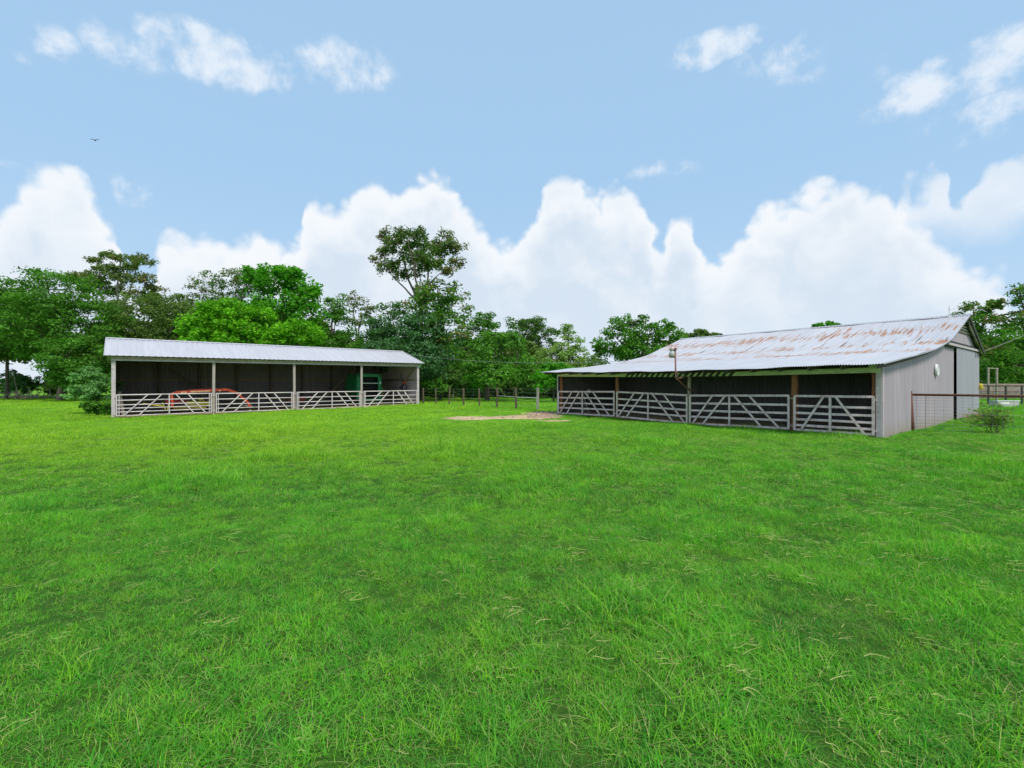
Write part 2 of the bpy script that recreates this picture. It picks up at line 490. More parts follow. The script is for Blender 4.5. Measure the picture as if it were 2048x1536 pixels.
def mat_metal(name, base, streak, rust=0.0, rough=0.45, metal=0.25, lap=2.7, panel=0.25, splash=False):
    """galvanised sheet: vertical streaks, faint panels; rust streaks use the suv attribute (along, up-slope)"""
    m, t = mat_new(name)
    at_ = t.n('ShaderNodeAttribute', attribute_name='suv').outputs['Vector']
    n1 = t.noise(t.vscale(at_, (1.6, 0.16, 1)), 2.2, 6.0, 0.6)
    n2 = t.noise(t.vscale(at_, (9.0, 0.35, 1)), 2.2, 5.0, 0.6)
    n3 = t.noise(at_, 0.5, 3.0, 0.5)
    c = t.mix(t.ss(n1, 0.3, 0.7), rgb(*[v * (1 - streak) for v in base]), rgb(*[v * (1 + streak * 0.7) for v in base]))
    c = t.mix(t.m('MULTIPLY', t.ss(n2, 0.48, 0.72), streak * 1.6), c, rgb(*[v * 0.62 for v in base]))
    c = t.mix(t.m('MULTIPLY', t.ss(n3, 0.4, 0.7), streak), c, rgb(base[0] * 1.08, base[1] * 0.98, base[2] * 0.98))
    sq = t.n('ShaderNodeSeparateXYZ')
    t.put(sq.inputs[0], at_)
    wn = t.n('ShaderNodeTexWhiteNoise', noise_dimensions='2D')
    t.put(wn.inputs['Vector'], t.comb(t.m('FLOOR', t.m('DIVIDE', sq.outputs[0], 0.74)), t.m('FLOOR', t.m('DIVIDE', sq.outputs[1], lap))))
    c = t.mix(t.m('MULTIPLY', wn.outputs['Value'], panel), c, rgb(*[v * 0.80 for v in base]))
    fr = t.m('FRACT', t.m('DIVIDE', sq.outputs[1], lap))
    c = t.mix(t.m('MULTIPLY', t.m('LESS_THAN', fr, 0.02), 0.35 if lap < 10 else 0.0), c, rgb(*[v * 0.55 for v in base]))
    if splash:
        hz = t.m('ADD', sq.outputs[1], t.m('MULTIPLY', t.m('SUBTRACT', n2, 0.5), -0.9))
        c = t.mix(t.m('MULTIPLY', t.ss(hz, 0.55, 0.0), 0.55), c, rgb(0.33, 0.25, 0.17))
        c = t.mix(t.m('MULTIPLY', t.ss(n1, 0.60, 0.72), 0.30), c, rgb(0.50, 0.42, 0.36))
    r = rough
    if rust:
        sep = t.n('ShaderNodeSeparateXYZ')
        t.put(sep.inputs[0], at_)
        s, w = sep.outputs[0], sep.outputs[1]
        blob = t.noise(t.vscale(at_, (0.55, 0.42, 1)), 1.0, 5.0, 0.65)
        strk = t.noise(t.vscale(at_, (9.5, 0.55, 1)), 1.0, 4.0, 0.62)
        hair = t.noise(t.vscale(at_, (26.0, 0.9, 1)), 1.0, 3.0, 0.6)
        band = t.m('MULTIPLY', t.ss(w, 3.4, 4.3), t.ss(w, 14.5, 12.2))
        rowv = t.m('SINE', t.m('MULTIPLY', t.m('ADD', w, t.m('MULTIPLY', n3, 1.2)), 2 * PI / 2.7))
        score = t.m('ADD', t.m('ADD', t.m('MULTIPLY', strk, 1.3), t.m('MULTIPLY', blob, 0.50)),
                    t.m('ADD', t.m('MULTIPLY', hair, 0.42), t.m('MULTIPLY', rowv, 0.085)))
        thin = t.noise(t.vscale(at_, (21.0, 0.55, 1)), 1.0, 3.0, 0.55)
        mask = t.m('MULTIPLY', t.m('MULTIPLY', t.ss(score, 1.185, 1.24), band), t.ss(t.m('ADD', thin, t.m('MULTIPLY', t.m('SUBTRACT', score, 1.25), 1.0)), 0.40, 0.50))
        faint = t.m('MULTIPLY', t.ss(score, 1.10, 1.25), band)
        rc = t.mix(t.ss(hair, 0.35, 0.65), rgb(0.21, 0.085, 0.040), rgb(0.42, 0.20, 0.10))
        greys = rgb(0.42, 0.385, 0.37)
        c = t.mix(t.m('MULTIPLY', faint, 0.55), c, greys)
        c = t.mix(t.m('MULTIPLY', mask, 0.92), c, rc)
        metal = t.m('MULTIPLY', t.m('SUBTRACT', 1.0, mask), metal)
        r = t.m('ADD', rough, t.m('MULTIPLY', mask, 0.4))
    finish(t, c, r, metal, (n2, 0.06, 0.01))
    return m


M['roof_left'] = mat_metal('pale_ribbed_roof_metal', (0.535, 0.51, 0.525), 0.08, rough=0.5, metal=0.1, lap=30.0, panel=0.3)
M['roof_right'] = mat_metal('rusted_corrugated_roof_metal', (0.49, 0.485, 0.505), 0.08, rust=1.0, rough=0.5, metal=0.1)
M['wall_metal'] = mat_metal('weathered_grey_wall_metal', (0.45, 0.385, 0.412), 0.13, rough=0.55, metal=0.15, lap=30.0, panel=0.5, splash=True)
M['door_metal'] = mat_metal('blue_grey_door_metal', (0.375, 0.355, 0.395), 0.10, rough=0.55, metal=0.15, lap=30.0, panel=0.3, splash=True)
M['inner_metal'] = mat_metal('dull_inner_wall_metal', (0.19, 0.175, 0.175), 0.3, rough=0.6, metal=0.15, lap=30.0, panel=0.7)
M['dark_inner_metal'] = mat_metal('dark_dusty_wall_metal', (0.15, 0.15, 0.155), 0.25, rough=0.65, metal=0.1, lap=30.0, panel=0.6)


def mat_ground():
    m, t = mat_new('pasture_ground')
    pos = t.n('ShaderNodeNewGeometry').outputs['Position']
    n1 = t.noise(pos, 0.16, 5.0, 0.6, 0.5)
    n2 = t.noise(pos, 1.3, 6.0, 0.65)
    n3 = t.noise(pos, 14.0, 4.0, 0.7)
    c = t.mix(t.ss(n1, 0.35, 0.65), rgb(0.085, 0.27, 0.014), rgb(0.25, 0.47, 0.018))
    c = t.mix(t.m('MULTIPLY', t.ss(n2, 0.40, 0.7), 0.6), c, rgb(0.035, 0.12, 0.014))
    c = t.mix(t.m('MULTIPLY', t.ss(n3, 0.45, 0.7), 0.6), c, rgb(0.10, 0.13, 0.035))
    sp = t.n('ShaderNodeSeparateXYZ')
    t.put(sp.inputs[0], pos)
    shaded_thatch = t.mix(t.ss(n2, 0.4, 0.65), rgb(0.014, 0.060, 0.008), rgb(0.040, 0.085, 0.014))
    c = t.mix(t.m('MULTIPLY', t.ss(sp.outputs[1], 24.0, 8.0), 0.85), c, shaded_thatch)   # thatch with the shade between blades painted in, only where they are built
    finish(t, c, 1.0, 0.0, (n3, 0.8, 0.05), 0.1)
    return m


def mat_grass():
    m, t = mat_new('grass_blades')
    pos = t.n('ShaderNodeNewGeometry').outputs['Position']
    dry = t.n('ShaderNodeAttribute', attribute_name='dry').outputs['Fac']
    var = t.n('ShaderNodeAttribute', attribute_name='var').outputs['Fac']
    n1 = t.noise(pos, 0.20, 5.0, 0.6, 0.6)
    n2 = t.noise(pos, 1.1, 6.0, 0.65, 0.3)
    n3 = t.noise(pos, 3.6, 5.0, 0.7)
    n4 = t.noise(pos, 11.0, 3.0, 0.6)
    sep = t.n('ShaderNodeSeparateXYZ')
    t.put(sep.inputs[0], pos)
    # fresher yellow green belt across the middle of the pasture
    belt = t.m('MULTIPLY', t.ss(sep.outputs[1], 6.5, 13.0), t.ss(t.m('ADD', sep.outputs[0], t.m('MULTIPLY', n1, 14.0)), 16.0, -2.0))
    c = t.mix(t.ss(n2, 0.34, 0.66), rgb(0.036, 0.300, 0.020), rgb(0.135, 0.575, 0.022))
    yl = t.m('ADD', t.m('MULTIPLY', t.ss(n1, 0.46, 0.70), 0.42), t.m('MULTIPLY', belt, 0.80))
    c = t.mix(t.m('MINIMUM', yl, 1.0), c, rgb(0.450, 0.720, 0.016))
    c = t.mix(t.m('MULTIPLY', t.ss(n3, 0.48, 0.66), 0.65), c, rgb(0.026, 0.205, 0.024))
    c = t.mix(t.m('MULTIPLY', t.ss(n4, 0.55, 0.68), 0.5), c, rgb(0.360, 0.610, 0.060))
    c = t.mix(t.m('MULTIPLY', t.ss(var, 0.45, 1.0), 0.6), c, rgb(0.200, 0.450, 0.090))
    rnd = t.n('ShaderNodeObjectInfo').outputs['Random']
    c = t.mix(t.m('MULTIPLY', t.ss(rnd, 0.62, 1.0), 0.6), c, rgb(0.300, 0.600, 0.018))
    c = t.mix(t.m('MULTIPLY', t.ss(rnd, 0.5, 0.0), 0.6), c, rgb(0.020, 0.190, 0.018))
    c = t.mix(dry, c, rgb(0.52, 0.48, 0.19))
    d = t.n('ShaderNodeBsdfDiffuse')
    t.put(d.inputs[0], c)
    tr = t.n('ShaderNodeBsdfTranslucent')
    t.put(tr.inputs[0], t.mix(0.5, c, rgb(0.20, 0.52, 0.01)))
    g = t.n('ShaderNodeBsdfGlossy')
    g.inputs['Roughness'].default_value = 0.45
    g.inputs[0].default_value = rgb(0.5, 0.55, 0.5)
    a = t.n('ShaderNodeMixShader')
    a.inputs[0].default_value = 0.30
    t.put(a.inputs[1], d.outputs[0])
    t.put(a.inputs[2], tr.outputs[0])
    b = t.n('ShaderNodeMixShader')
    b.inputs[0].default_value = 0.006
    t.put(b.inputs[1], a.outputs[0])
    t.put(b.inputs[2], g.outputs[0])
    o = t.n('ShaderNodeOutputMaterial')
    t.put(o.inputs[0], b.outputs[0])
    return m


def mat_leaf():
    m, t = mat_new('leaves')
    c = t.n('ShaderNodeAttribute', attribute_name='tint').outputs['Color']
    d = t.n('ShaderNodeBsdfDiffuse')
    t.put(d.inputs[0], c)
    tr = t.n('ShaderNodeBsdfTranslucent')
    t.put(tr.inputs[0], t.mix(1.0, c, rgb(1.3, 1.5, 0.6), 'MULTIPLY'))
    g = t.n('ShaderNodeBsdfGlossy')
    g.inputs['Roughness'].default_value = 0.4
    g.inputs[0].default_value = rgb(0.5, 0.55, 0.5)
    a = t.n('ShaderNodeMixShader')
    a.inputs[0].default_value = 0.40
    t.put(a.inputs[1], d.outputs[0])
    t.put(a.inputs[2], tr.outputs[0])
    b = t.n('ShaderNodeMixShader')
    b.inputs[0].default_value = 0.012
    t.put(b.inputs[1], a.outputs[0])
    t.put(b.inputs[2], g.outputs[0])
    o = t.n('ShaderNodeOutputMaterial')
    t.put(o.inputs[0], b.outputs[0])
    return m


def mat_bare():
    m, t = mat_new('bare_earth_patch')
    pos = t.n('ShaderNodeNewGeometry').outputs['Position']
    n1 = t.noise(pos, 0.8, 6.0, 0.65)
    n2 = t.noise(pos, 9.0, 5.0, 0.7)
    c = t.mix(t.ss(n1, 0.35, 0.65), rgb(0.46, 0.33, 0.18), rgb(0.58, 0.44, 0.26))
    c = t.mix(t.m('MULTIPLY', t.ss(n2, 0.5, 0.7), 0.6), c, rgb(0.27, 0.18, 0.12))
    finish(t, c, 1.0, 0.0, (n2, 0.8, 0.03), 0.1)
    return m


M['ground'] = mat_ground()
M['grass'] = mat_grass()
M['leaf'] = mat_leaf()
M['bare'] = mat_bare()

# ------------------------------------------------------------------ barn frames
class Frame:
    def __init__(self, o, e):
        self.o = np.array(o, float)
        self.e = np.array(e, float) / np.linalg.norm(e)
        self.n = np.array((-self.e[1], self.e[0]))
        self.rz = math.atan2(self.e[1], self.e[0])

    def xy(self, s, w):
        p = self.o + self.e * s + self.n * w
        return float(p[0]), float(p[1])

    def local(self, px, py, w):
        """along-distance and height of the point behind a photograph pixel at depth w into the barn"""
        u = (px - 1024) / F
        q = self.o + self.n * w
        s = (u * q[1] - q[0]) / (self.e[0] - u * self.e[1])
        Y = q[1] + s * self.e[1]
        return s, CAMH + (768 - py) / F * Y

    def inside(self, x, y, s0, s1, w0, w1):
        dx, dy = x - self.o[0], y - self.o[1]
        s = dx * self.e[0] + dy * self.e[1]
        w = dx * self.n[0] + dy * self.n[1]
        return (s > s0) & (s < s1) & (w > w0) & (w < w1)


LB = Frame((-23.44, 27.5), (15.34, 12.80))
LBL, LBD = 19.98, 7.2
RB = Frame((2.62, 26.65), (0.614, -0.789))
RBL, RBD = 14.9, 16.9


def bare_field(x, y):
    """how bare the earth is in front of the corner of the right barn (0..1)"""
    v = np.zeros_like(x)
    for cx, cy, rx, ry, a in ((-2.4, 23.7, 1.15, 1.25, 1.2), (-0.8, 24.0, 1.2, 0.5, 0.95), (0.4, 24.2, 1.3, 0.95, 1.1), (1.5, 25.6, 1.2, 1.7, 1.3), (2.2, 27.0, 0.7, 1.2, 1.2), (2.1, 22.3, 1.1, 0.5, 0.72)):
        v = v + a * np.exp(-(((x - cx) / rx) ** 2 + ((y - cy) / ry) ** 2))
    v = v + 0.13 * np.sin(x * 7.1 + y * 3.3) * np.sin(y * 6.3 - x * 2.0) + 0.12 * np.sin(x * 17.0 - y * 9.0) * np.sin(y * 15.0 + x * 6.0)
    return v


def build_ground():
    a = np.concatenate([np.linspace(-900, -90, 28), np.linspace(-80, -26, 28), np.linspace(-25, 25, 201), np.linspace(26, 80, 28), np.linspace(90, 900, 28)])
    b = np.concatenate([np.linspace(-60, -3, 16), np.linspace(-2, 45, 236), np.linspace(46, 100, 28), np.linspace(110, 1500, 30)])
    X, Y = np.meshgrid(a, b)
    P = np.stack([X, Y, ground_z(X, Y)], -1)
    o = grid_mesh('ground', P, M['ground'])
    tag(o, 'flat green pasture ground running to the horizon', 'ground', kind='structure')
    # bare earth sheet, following the ground
    xs = np.linspace(-5.4, 4.2, 191)
    ys = np.linspace(20.6, 29.0, 161)
    X, Y = np.meshgrid(xs, ys)
    f = bare_field(X, Y)
    keep = f > 0.42
    Z = ground_z(X, Y) + 0.006 + 0.02 * np.clip(f - 0.42, 0, 1)
    V = np.stack([X, Y, Z], -1).reshape(-1, 3)
    n = len(xs)
    q = []
    for i in range(len(ys) - 1):
        for j in range(n - 1):
            if keep[i, j] and keep[i + 1, j] and keep[i, j + 1] and keep[i + 1, j + 1]:
                k = i * n + j
                q.append((k, k + 1, k + 1 + n, k + n))
    o = np_mesh('bare_earth', V, np.array(q), M['bare'], smooth_shade=True)
    tag(o, 'patch of bare tan earth at the corner of the rusty roofed barn', 'bare earth', kind='structure')


build_ground()


# ------------------------------------------------------------------ sheet metal
def ribbed_wall(name, pts_top, z0, mat, parent, s_of, pitch=0.076, amp=0.009, rib=False, face=-1):
    """wall sheet along a local line; s_of(d) -> (x, y) local; pts_top(d) -> top height; z0(d) -> bottom"""
    L = pts_top[0]
    n = max(8, int(L / pitch * 6))
    d = np.linspace(0, L, n)
    if rib:
        ph = (d / pitch) % 1.0
        off = amp * np.clip(1 - np.abs(ph - 0.5) / 0.14, 0, 1)
    else:
        off = amp * np.sin(2 * PI * d / pitch)
    tops = pts_top[1](d)
    bots = z0(d)
    rows = []
    for k in (0.0, 0.33, 0.66, 1.0):
        x, y = s_of(d, off)
        rows.append(np.stack([x, y, bots + (tops - bots) * k], -1))
    P = np.stack(rows, 0)
    uv = np.stack([np.stack([d, bots + (tops - bots) * k, np.zeros_like(d)], -1) for k in (0.0, 0.33, 0.66, 1.0)], 0)
    return grid_mesh(name, P, mat, parent, {'suv': ('FLOAT_VECTOR', uv.reshape(-1, 3))})


# ------------------------------------------------------------------ left barn (open fronted pole barn)
def left_barn():
    root = empty('pole_barn', (LB.o[0], LB.o[1], 0), LB.rz, 'long low open-fronted barn with plain pale metal roof and pinkish gates', 'barn')
    L, D = LBL, LBD
    rw, ov = 3.72, 0.35

    def eave(s):
        return 3.41 + 0.12 * (s + 0.4) / (L + 0.8)

    def ridge(s):
        return 4.71 + 0.06 * (s + 0.4) / (L + 0.8)

    # ribbed roof, front and rear slope as one sheet
    pitch = 0.30
    n = int((L + 0.8) / pitch * 10)
    s = np.linspace(-0.4, L + 0.4, n)
    ph = (s / pitch) % 1.0
    rib = 0.020 * np.clip((0.16 - np.abs(ph - 0.5)) / 0.06, 0, 1)
    prof = [(-ov, 0.0), (0.7, 0.26), (1.7, 0.51), (2.7, 0.75), (rw, 1.0), (4.8, 0.74), (6.2, 0.40), (D + ov + 0.2, 0.0)]
    rows, uvs = [], []
    for w, k in prof:
        z = eave(s) + (ridge(s) - eave(s)) * k + rib
        rows.append(np.stack([s, np.full_like(s, w), z], -1))
        uvs.append(np.stack([s, np.full_like(s, w), np.zeros_like(s)], -1))
    grid_mesh('roof', np.stack(rows), M['roof_left'], root, {'suv': ('FLOAT_VECTOR', np.stack(uvs).reshape(-1, 3))}, False)
    m = MB()
    m.quad_strip([[(x, rw - 0.16, ridge(x) - 0.02), (x, rw, ridge(x) + 0.055), (x, rw + 0.16, ridge(x) - 0.02), (x, rw, ridge(x) + 0.03)] for x in (-0.42, L + 0.42)])
    m.build('ridge_cap', M['roof_left'], root)
    for x, sd in ((-0.42, -1), (L + 0.42, 1)):
        m = MB()
        m.bar((x, -ov, eave(x) - 0.012), (x, rw, ridge(x) - 0.012), 0.03, 0.085)
        m.bar((x, rw, ridge(x) - 0.012), (x, D + ov + 0.2, eave(x) - 0.012), 0.03, 0.085)
        m.build('rake_trim', M['roof_left'], root)
    # front beam (double board) and posts
    m = MB()
    m.bar((-0.02, -0.05, eave(0) - 0.155), (L + 0.02, -0.05, eave(L) - 0.155), 0.05, 0.24)
    m.bar((-0.02, 0.11, eave(0) - 0.165), (L + 0.02, 0.11, eave(L) - 0.165), 0.05, 0.24)
    m.build('front_beam', M['beam_wood'], root)
    m = MB()
    m.bar((-0.06, -0.088, eave(0) - 0.245), (L + 0.06, -0.088, eave(L) - 0.245), 0.026, 0.075)
    m.build('beam_trim', M['trim_paint'], root)
    for i in range(1, 17):
        x = L * i / 17 + random.uniform(-.2, .2)
        m = MB()
        m.box((x, -0.16, eave(x) - 0.075), (0.07, 0.13, 0.07))
        m.build('rafter_end', M['trim_paint'], root)
    for i in range(5):
        x = L * i / 4
        gx, gy = LB.xy(x, 0)
        m = MB()
        wdt = 0.20 if i in (0, 4) else 0.16
        m.bar((x, 0.03, gz(gx, gy) - 0.2), (x + (0.03 if i == 1 else -0.02 if i == 2 else 0), 0.03, eave(x) - 0.04), wdt, 0.11, up=(0, 1, 0), chamfer=0.012)
        m.build('post', M['trim_paint'] if i in (0, 4) else M['post_wood'], root)
    # rear posts, girts, rafters
    for i in range(9):
        x = min(max(2.5 * i, 0.15), L - 0.15)
        m = MB()
        m.bar((x, D - 0.12, -0.5), (x, D - 0.12, 3.45), 0.15, 0.15)
        m.build('rear_post', M['dark_wood'], root)
    for z in (0.55, 2.15):
        m = MB()
        m.bar((0.1, D - 0.07, z - 0.1), (L - 0.1, D - 0.07, z), 0.04, 0.12)
        m.build('wall_girt', M['brown_wood'], root)
    for z in (0.5, 2.1):
        for x in (L - 0.05, 0.05):
            m = MB()
            m.bar((x, 0.15, z), (x, D - 0.2, z), 0.04, 0.1)
            m.build('end_girt', M['brown_wood'], root)
    for i in range(1, 17):
        x = L * i / 17
        m = MB()
        m.bar((x, 0.15, eave(x) - 0.02), (x, rw, ridge(x) - 0.16), 0.045, 0.14)
        m.bar((x, rw, ridge(x) - 0.16), (x, D - 0.05, eave(x) - 0.02), 0.045, 0.14)
        m.build('rafter', M['dark_wood'], root)

    def floor(d):
        return np.full_like(np.asarray(d, float), -0.45)

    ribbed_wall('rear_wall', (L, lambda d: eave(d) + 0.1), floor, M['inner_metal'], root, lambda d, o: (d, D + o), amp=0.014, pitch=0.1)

    def gable_top(d):
        return np.where(d < rw, 3.41 + 1.30 * (d + ov) / (rw + ov), 3.41 + 1.30 * (D + ov + 0.2 - d) / (D + ov + 0.2 - rw)) - 0.05

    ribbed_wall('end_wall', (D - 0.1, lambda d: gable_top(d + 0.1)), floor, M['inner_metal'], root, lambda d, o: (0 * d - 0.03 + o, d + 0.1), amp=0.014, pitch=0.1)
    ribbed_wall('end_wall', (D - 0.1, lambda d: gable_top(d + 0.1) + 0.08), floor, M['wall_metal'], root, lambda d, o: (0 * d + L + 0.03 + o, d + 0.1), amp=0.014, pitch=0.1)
    # knee and wind braces
    for (a, wa), (b, wb), mt in ((((338, 738), 6.6), ((470, 815), 6.6), 'dark_wood'), (((712, 738), 6.2), ((624, 818), 6.2), 'brown_wood'), (((828, 734), 0.5), ((806, 768), 2.6), 'frame_wood')):
        s0, z0 = LB.local(a[0], a[1], wa)
        s1, z1 = LB.local(b[0], b[1], wb)
        m = MB()
        m.bar((s0, wa, z0), (s1, wb, z1), 0.05, 0.17)
        m.build('wind_brace', M[mt], root)
    # earth floor
    xs = np.linspace(-0.05, L + 0.05, 60)
    ws = np.linspace(0.1, D - 0.02, 20)
    S, W = np.meshgrid(xs, ws)
    GX = LB.o[0] + LB.e[0] * S + LB.n[0] * W
    GY = LB.o[1] + LB.e[1] * S + LB.n[1] * W
    P = np.stack([GX, GY, ground_z(GX, GY) + 0.03 + 0.02 * np.sin(S * 2.1) * np.sin(W * 1.7)], -1)
    f = grid_mesh('earth_floor', P, M['soil'])
    tag(f, 'brown trampled earth floor of the pale roofed open barn', 'earth floor', kind='structure')
    return root


left_barn()


# ------------------------------------------------------------------ gates
def gate(frame, s0, s1, zb0, zb1, h, rails, braces, mid, w, label, group, mat, channel):
    x, y = frame.xy(s0, w)
    r = empty('farm_gate', (x, y, zb0), frame.rz, label, 'gate', group)
    W = s1 - s0
    tilt = (zb1 - zb0) / W

    def p(fx, fz, off=0.0):
        return Vector((fx * W, off, fx * W * tilt + h * fz))

    def rail(mb, a, b, th):
        if channel:
            # rolled channel: flat web, turned lower lip
            d = (b - a).normalized()
            up = Vector((0, 0, 1))
            up = (up - d * up.dot(d)).normalized()
            fr = Vector((0, -1, 0))
            ring = [(0.0, -th), (0.016, -th * 0.94), (0.016, -th * 0.10), (0.004, 0.0), (0.004, th * 0.55), (0.0, th), (-0.012, th), (-0.012, -th)]
            mb.quad_strip([[q + fr * a_ + up * b_ for a_, b_ in ring] for q in (a, b)])
        else:
            mb.tube([a, b], th, 10)

    th = 0.040 if channel else 0.033
    for k, fz in enumerate(rails):
        m = MB()
        bend = 0.0
        if channel and 0 < k < len(rails) - 1:
            bend = random.uniform(-0.012, 0.012)
        t_ = th if k or channel else th * 1.15
        rail(m, p(0.0, 1 - fz), p(0.5, 1 - fz) + Vector((0, 0, bend)), t_)
        rail(m, p(0.5, 1 - fz) + Vector((0, 0, bend)), p(1.0, 1 - fz), t_)
        m.build('rail', mat, r, not channel)
    vw = 0.075 if channel else 0.05
    for fx in (0.0, 1.0):
        m = MB()
        for off in ((-0.030,) if channel else (-0.034, 0.034)):
            sh = 0.0 if channel else (0.02 if fx == 0 else -0.02)
            m.bar(p(fx, -0.02, off) + Vector((sh, 0, 0)), p(fx, 1.01, off) + Vector((sh, 0, 0)), vw, 0.022, up=(0, 1, 0))
        if not channel:
            q = 0.13 / W * (1 if fx == 0 else -1)
            m.bar(p(fx + q, 0, -0.034), p(fx + q, 1.0, -0.034), 0.035, 0.02, up=(0, 1, 0))
        m.build('end_upright', mat, r)
    m = MB()
    for off in ((-0.034,) if channel else (-0.036, 0.036)):
        m.bar(p(mid, -0.01, off), p(mid, 1.0, off), vw, 0.020, up=(0, 1, 0))
    m.build('middle_upright', mat, r)
    for fb, ft in braces:
        m = MB()
        offs = (-0.050,) if channel else (-0.062, 0.062)
        for off in offs:
            m.bar(p(fb, 0.0, off), p(ft, 1.0, off), 0.07 if channel else 0.052, 0.016, up=(0, 1, 0))
        m.build('diagonal_brace', mat, r)
    # hinges or latch at both ends
    for fx, sg in ((0.0, -1), (1.0, 1)):
        for fz in (0.92, 0.1):
            m = MB()
            m.bar(p(fx, fz) + Vector((sg * 0.02, 0.0, 0)), p(fx, fz) + Vector((sg * 0.10, 0.03, 0)), 0.022, 0.03)
            m.build('hinge', mat, r)
    return r


BR4 = [(0.07, 0.31), (0.22, 0.45), (0.80, 0.60), (0.93, 0.73)]
six = [0, .26, .48, .65, .82, 1.0]
five = [0, .30, .57, .79, 1.0]
ll = ['six-rail pinkish white gate in front of the yellow guards of the orange mower',
      'pinkish white five-rail gate crossed by the sloping end of the orange boom',
      'pinkish white five-rail gate in front of the slanting timber brace, left of the green machine',
      'pinkish white five-rail gate in the last bay of the long barn, before the green machine']
for i in range(4):
    s0, s1 = LBL * i / 4 + 0.12, LBL * (i + 1) / 4 - 0.12
    zb = lambda s: -0.135 + 0.085 * s / LBL
    gate(LB, s0, s1, zb(s0), zb(s1) + (0.02 if i == 0 else 0), 1.235, six if i == 0 else five, BR4, 0.53, -0.13, ll[i], 'pinkish gates along the front of the long barn', M['left_paint'], False)


# ------------------------------------------------------------------ right barn
PROF = [(-0.95, 2.38), (0.2, 2.50), (1.2, 2.61), (2.8, 2.77), (4.4, 2.95), (5.8, 3.13), (7.0, 3.33), (8.1, 3.54), (8.9, 3.73), (9.6, 3.95), (10.3, 4.18), (11.4, 4.55), (12.3, 4.86), (13.0, 5.10), (14.2, 4.62), (15.6, 4.06), (17.3, 3.40)]
PW = np.array([p[0] for p in PROF])
PZ = np.array([p[1] for p in PROF])


def rb_roof(s, w):
    s = np.asarray(s, float)
    sag = 0.10 * np.sin(PI * np.clip((s + 0.4) / (RBL + 0.7), 0, 1)) * np.exp(-((np.asarray(w) + 0.95) / 4.0) ** 2)
    return np.interp(w, PW, PZ) - sag + 0.05 * (1 - s / RBL) * np.exp(-((np.asarray(w) + 0.95) / 3.0) ** 2)


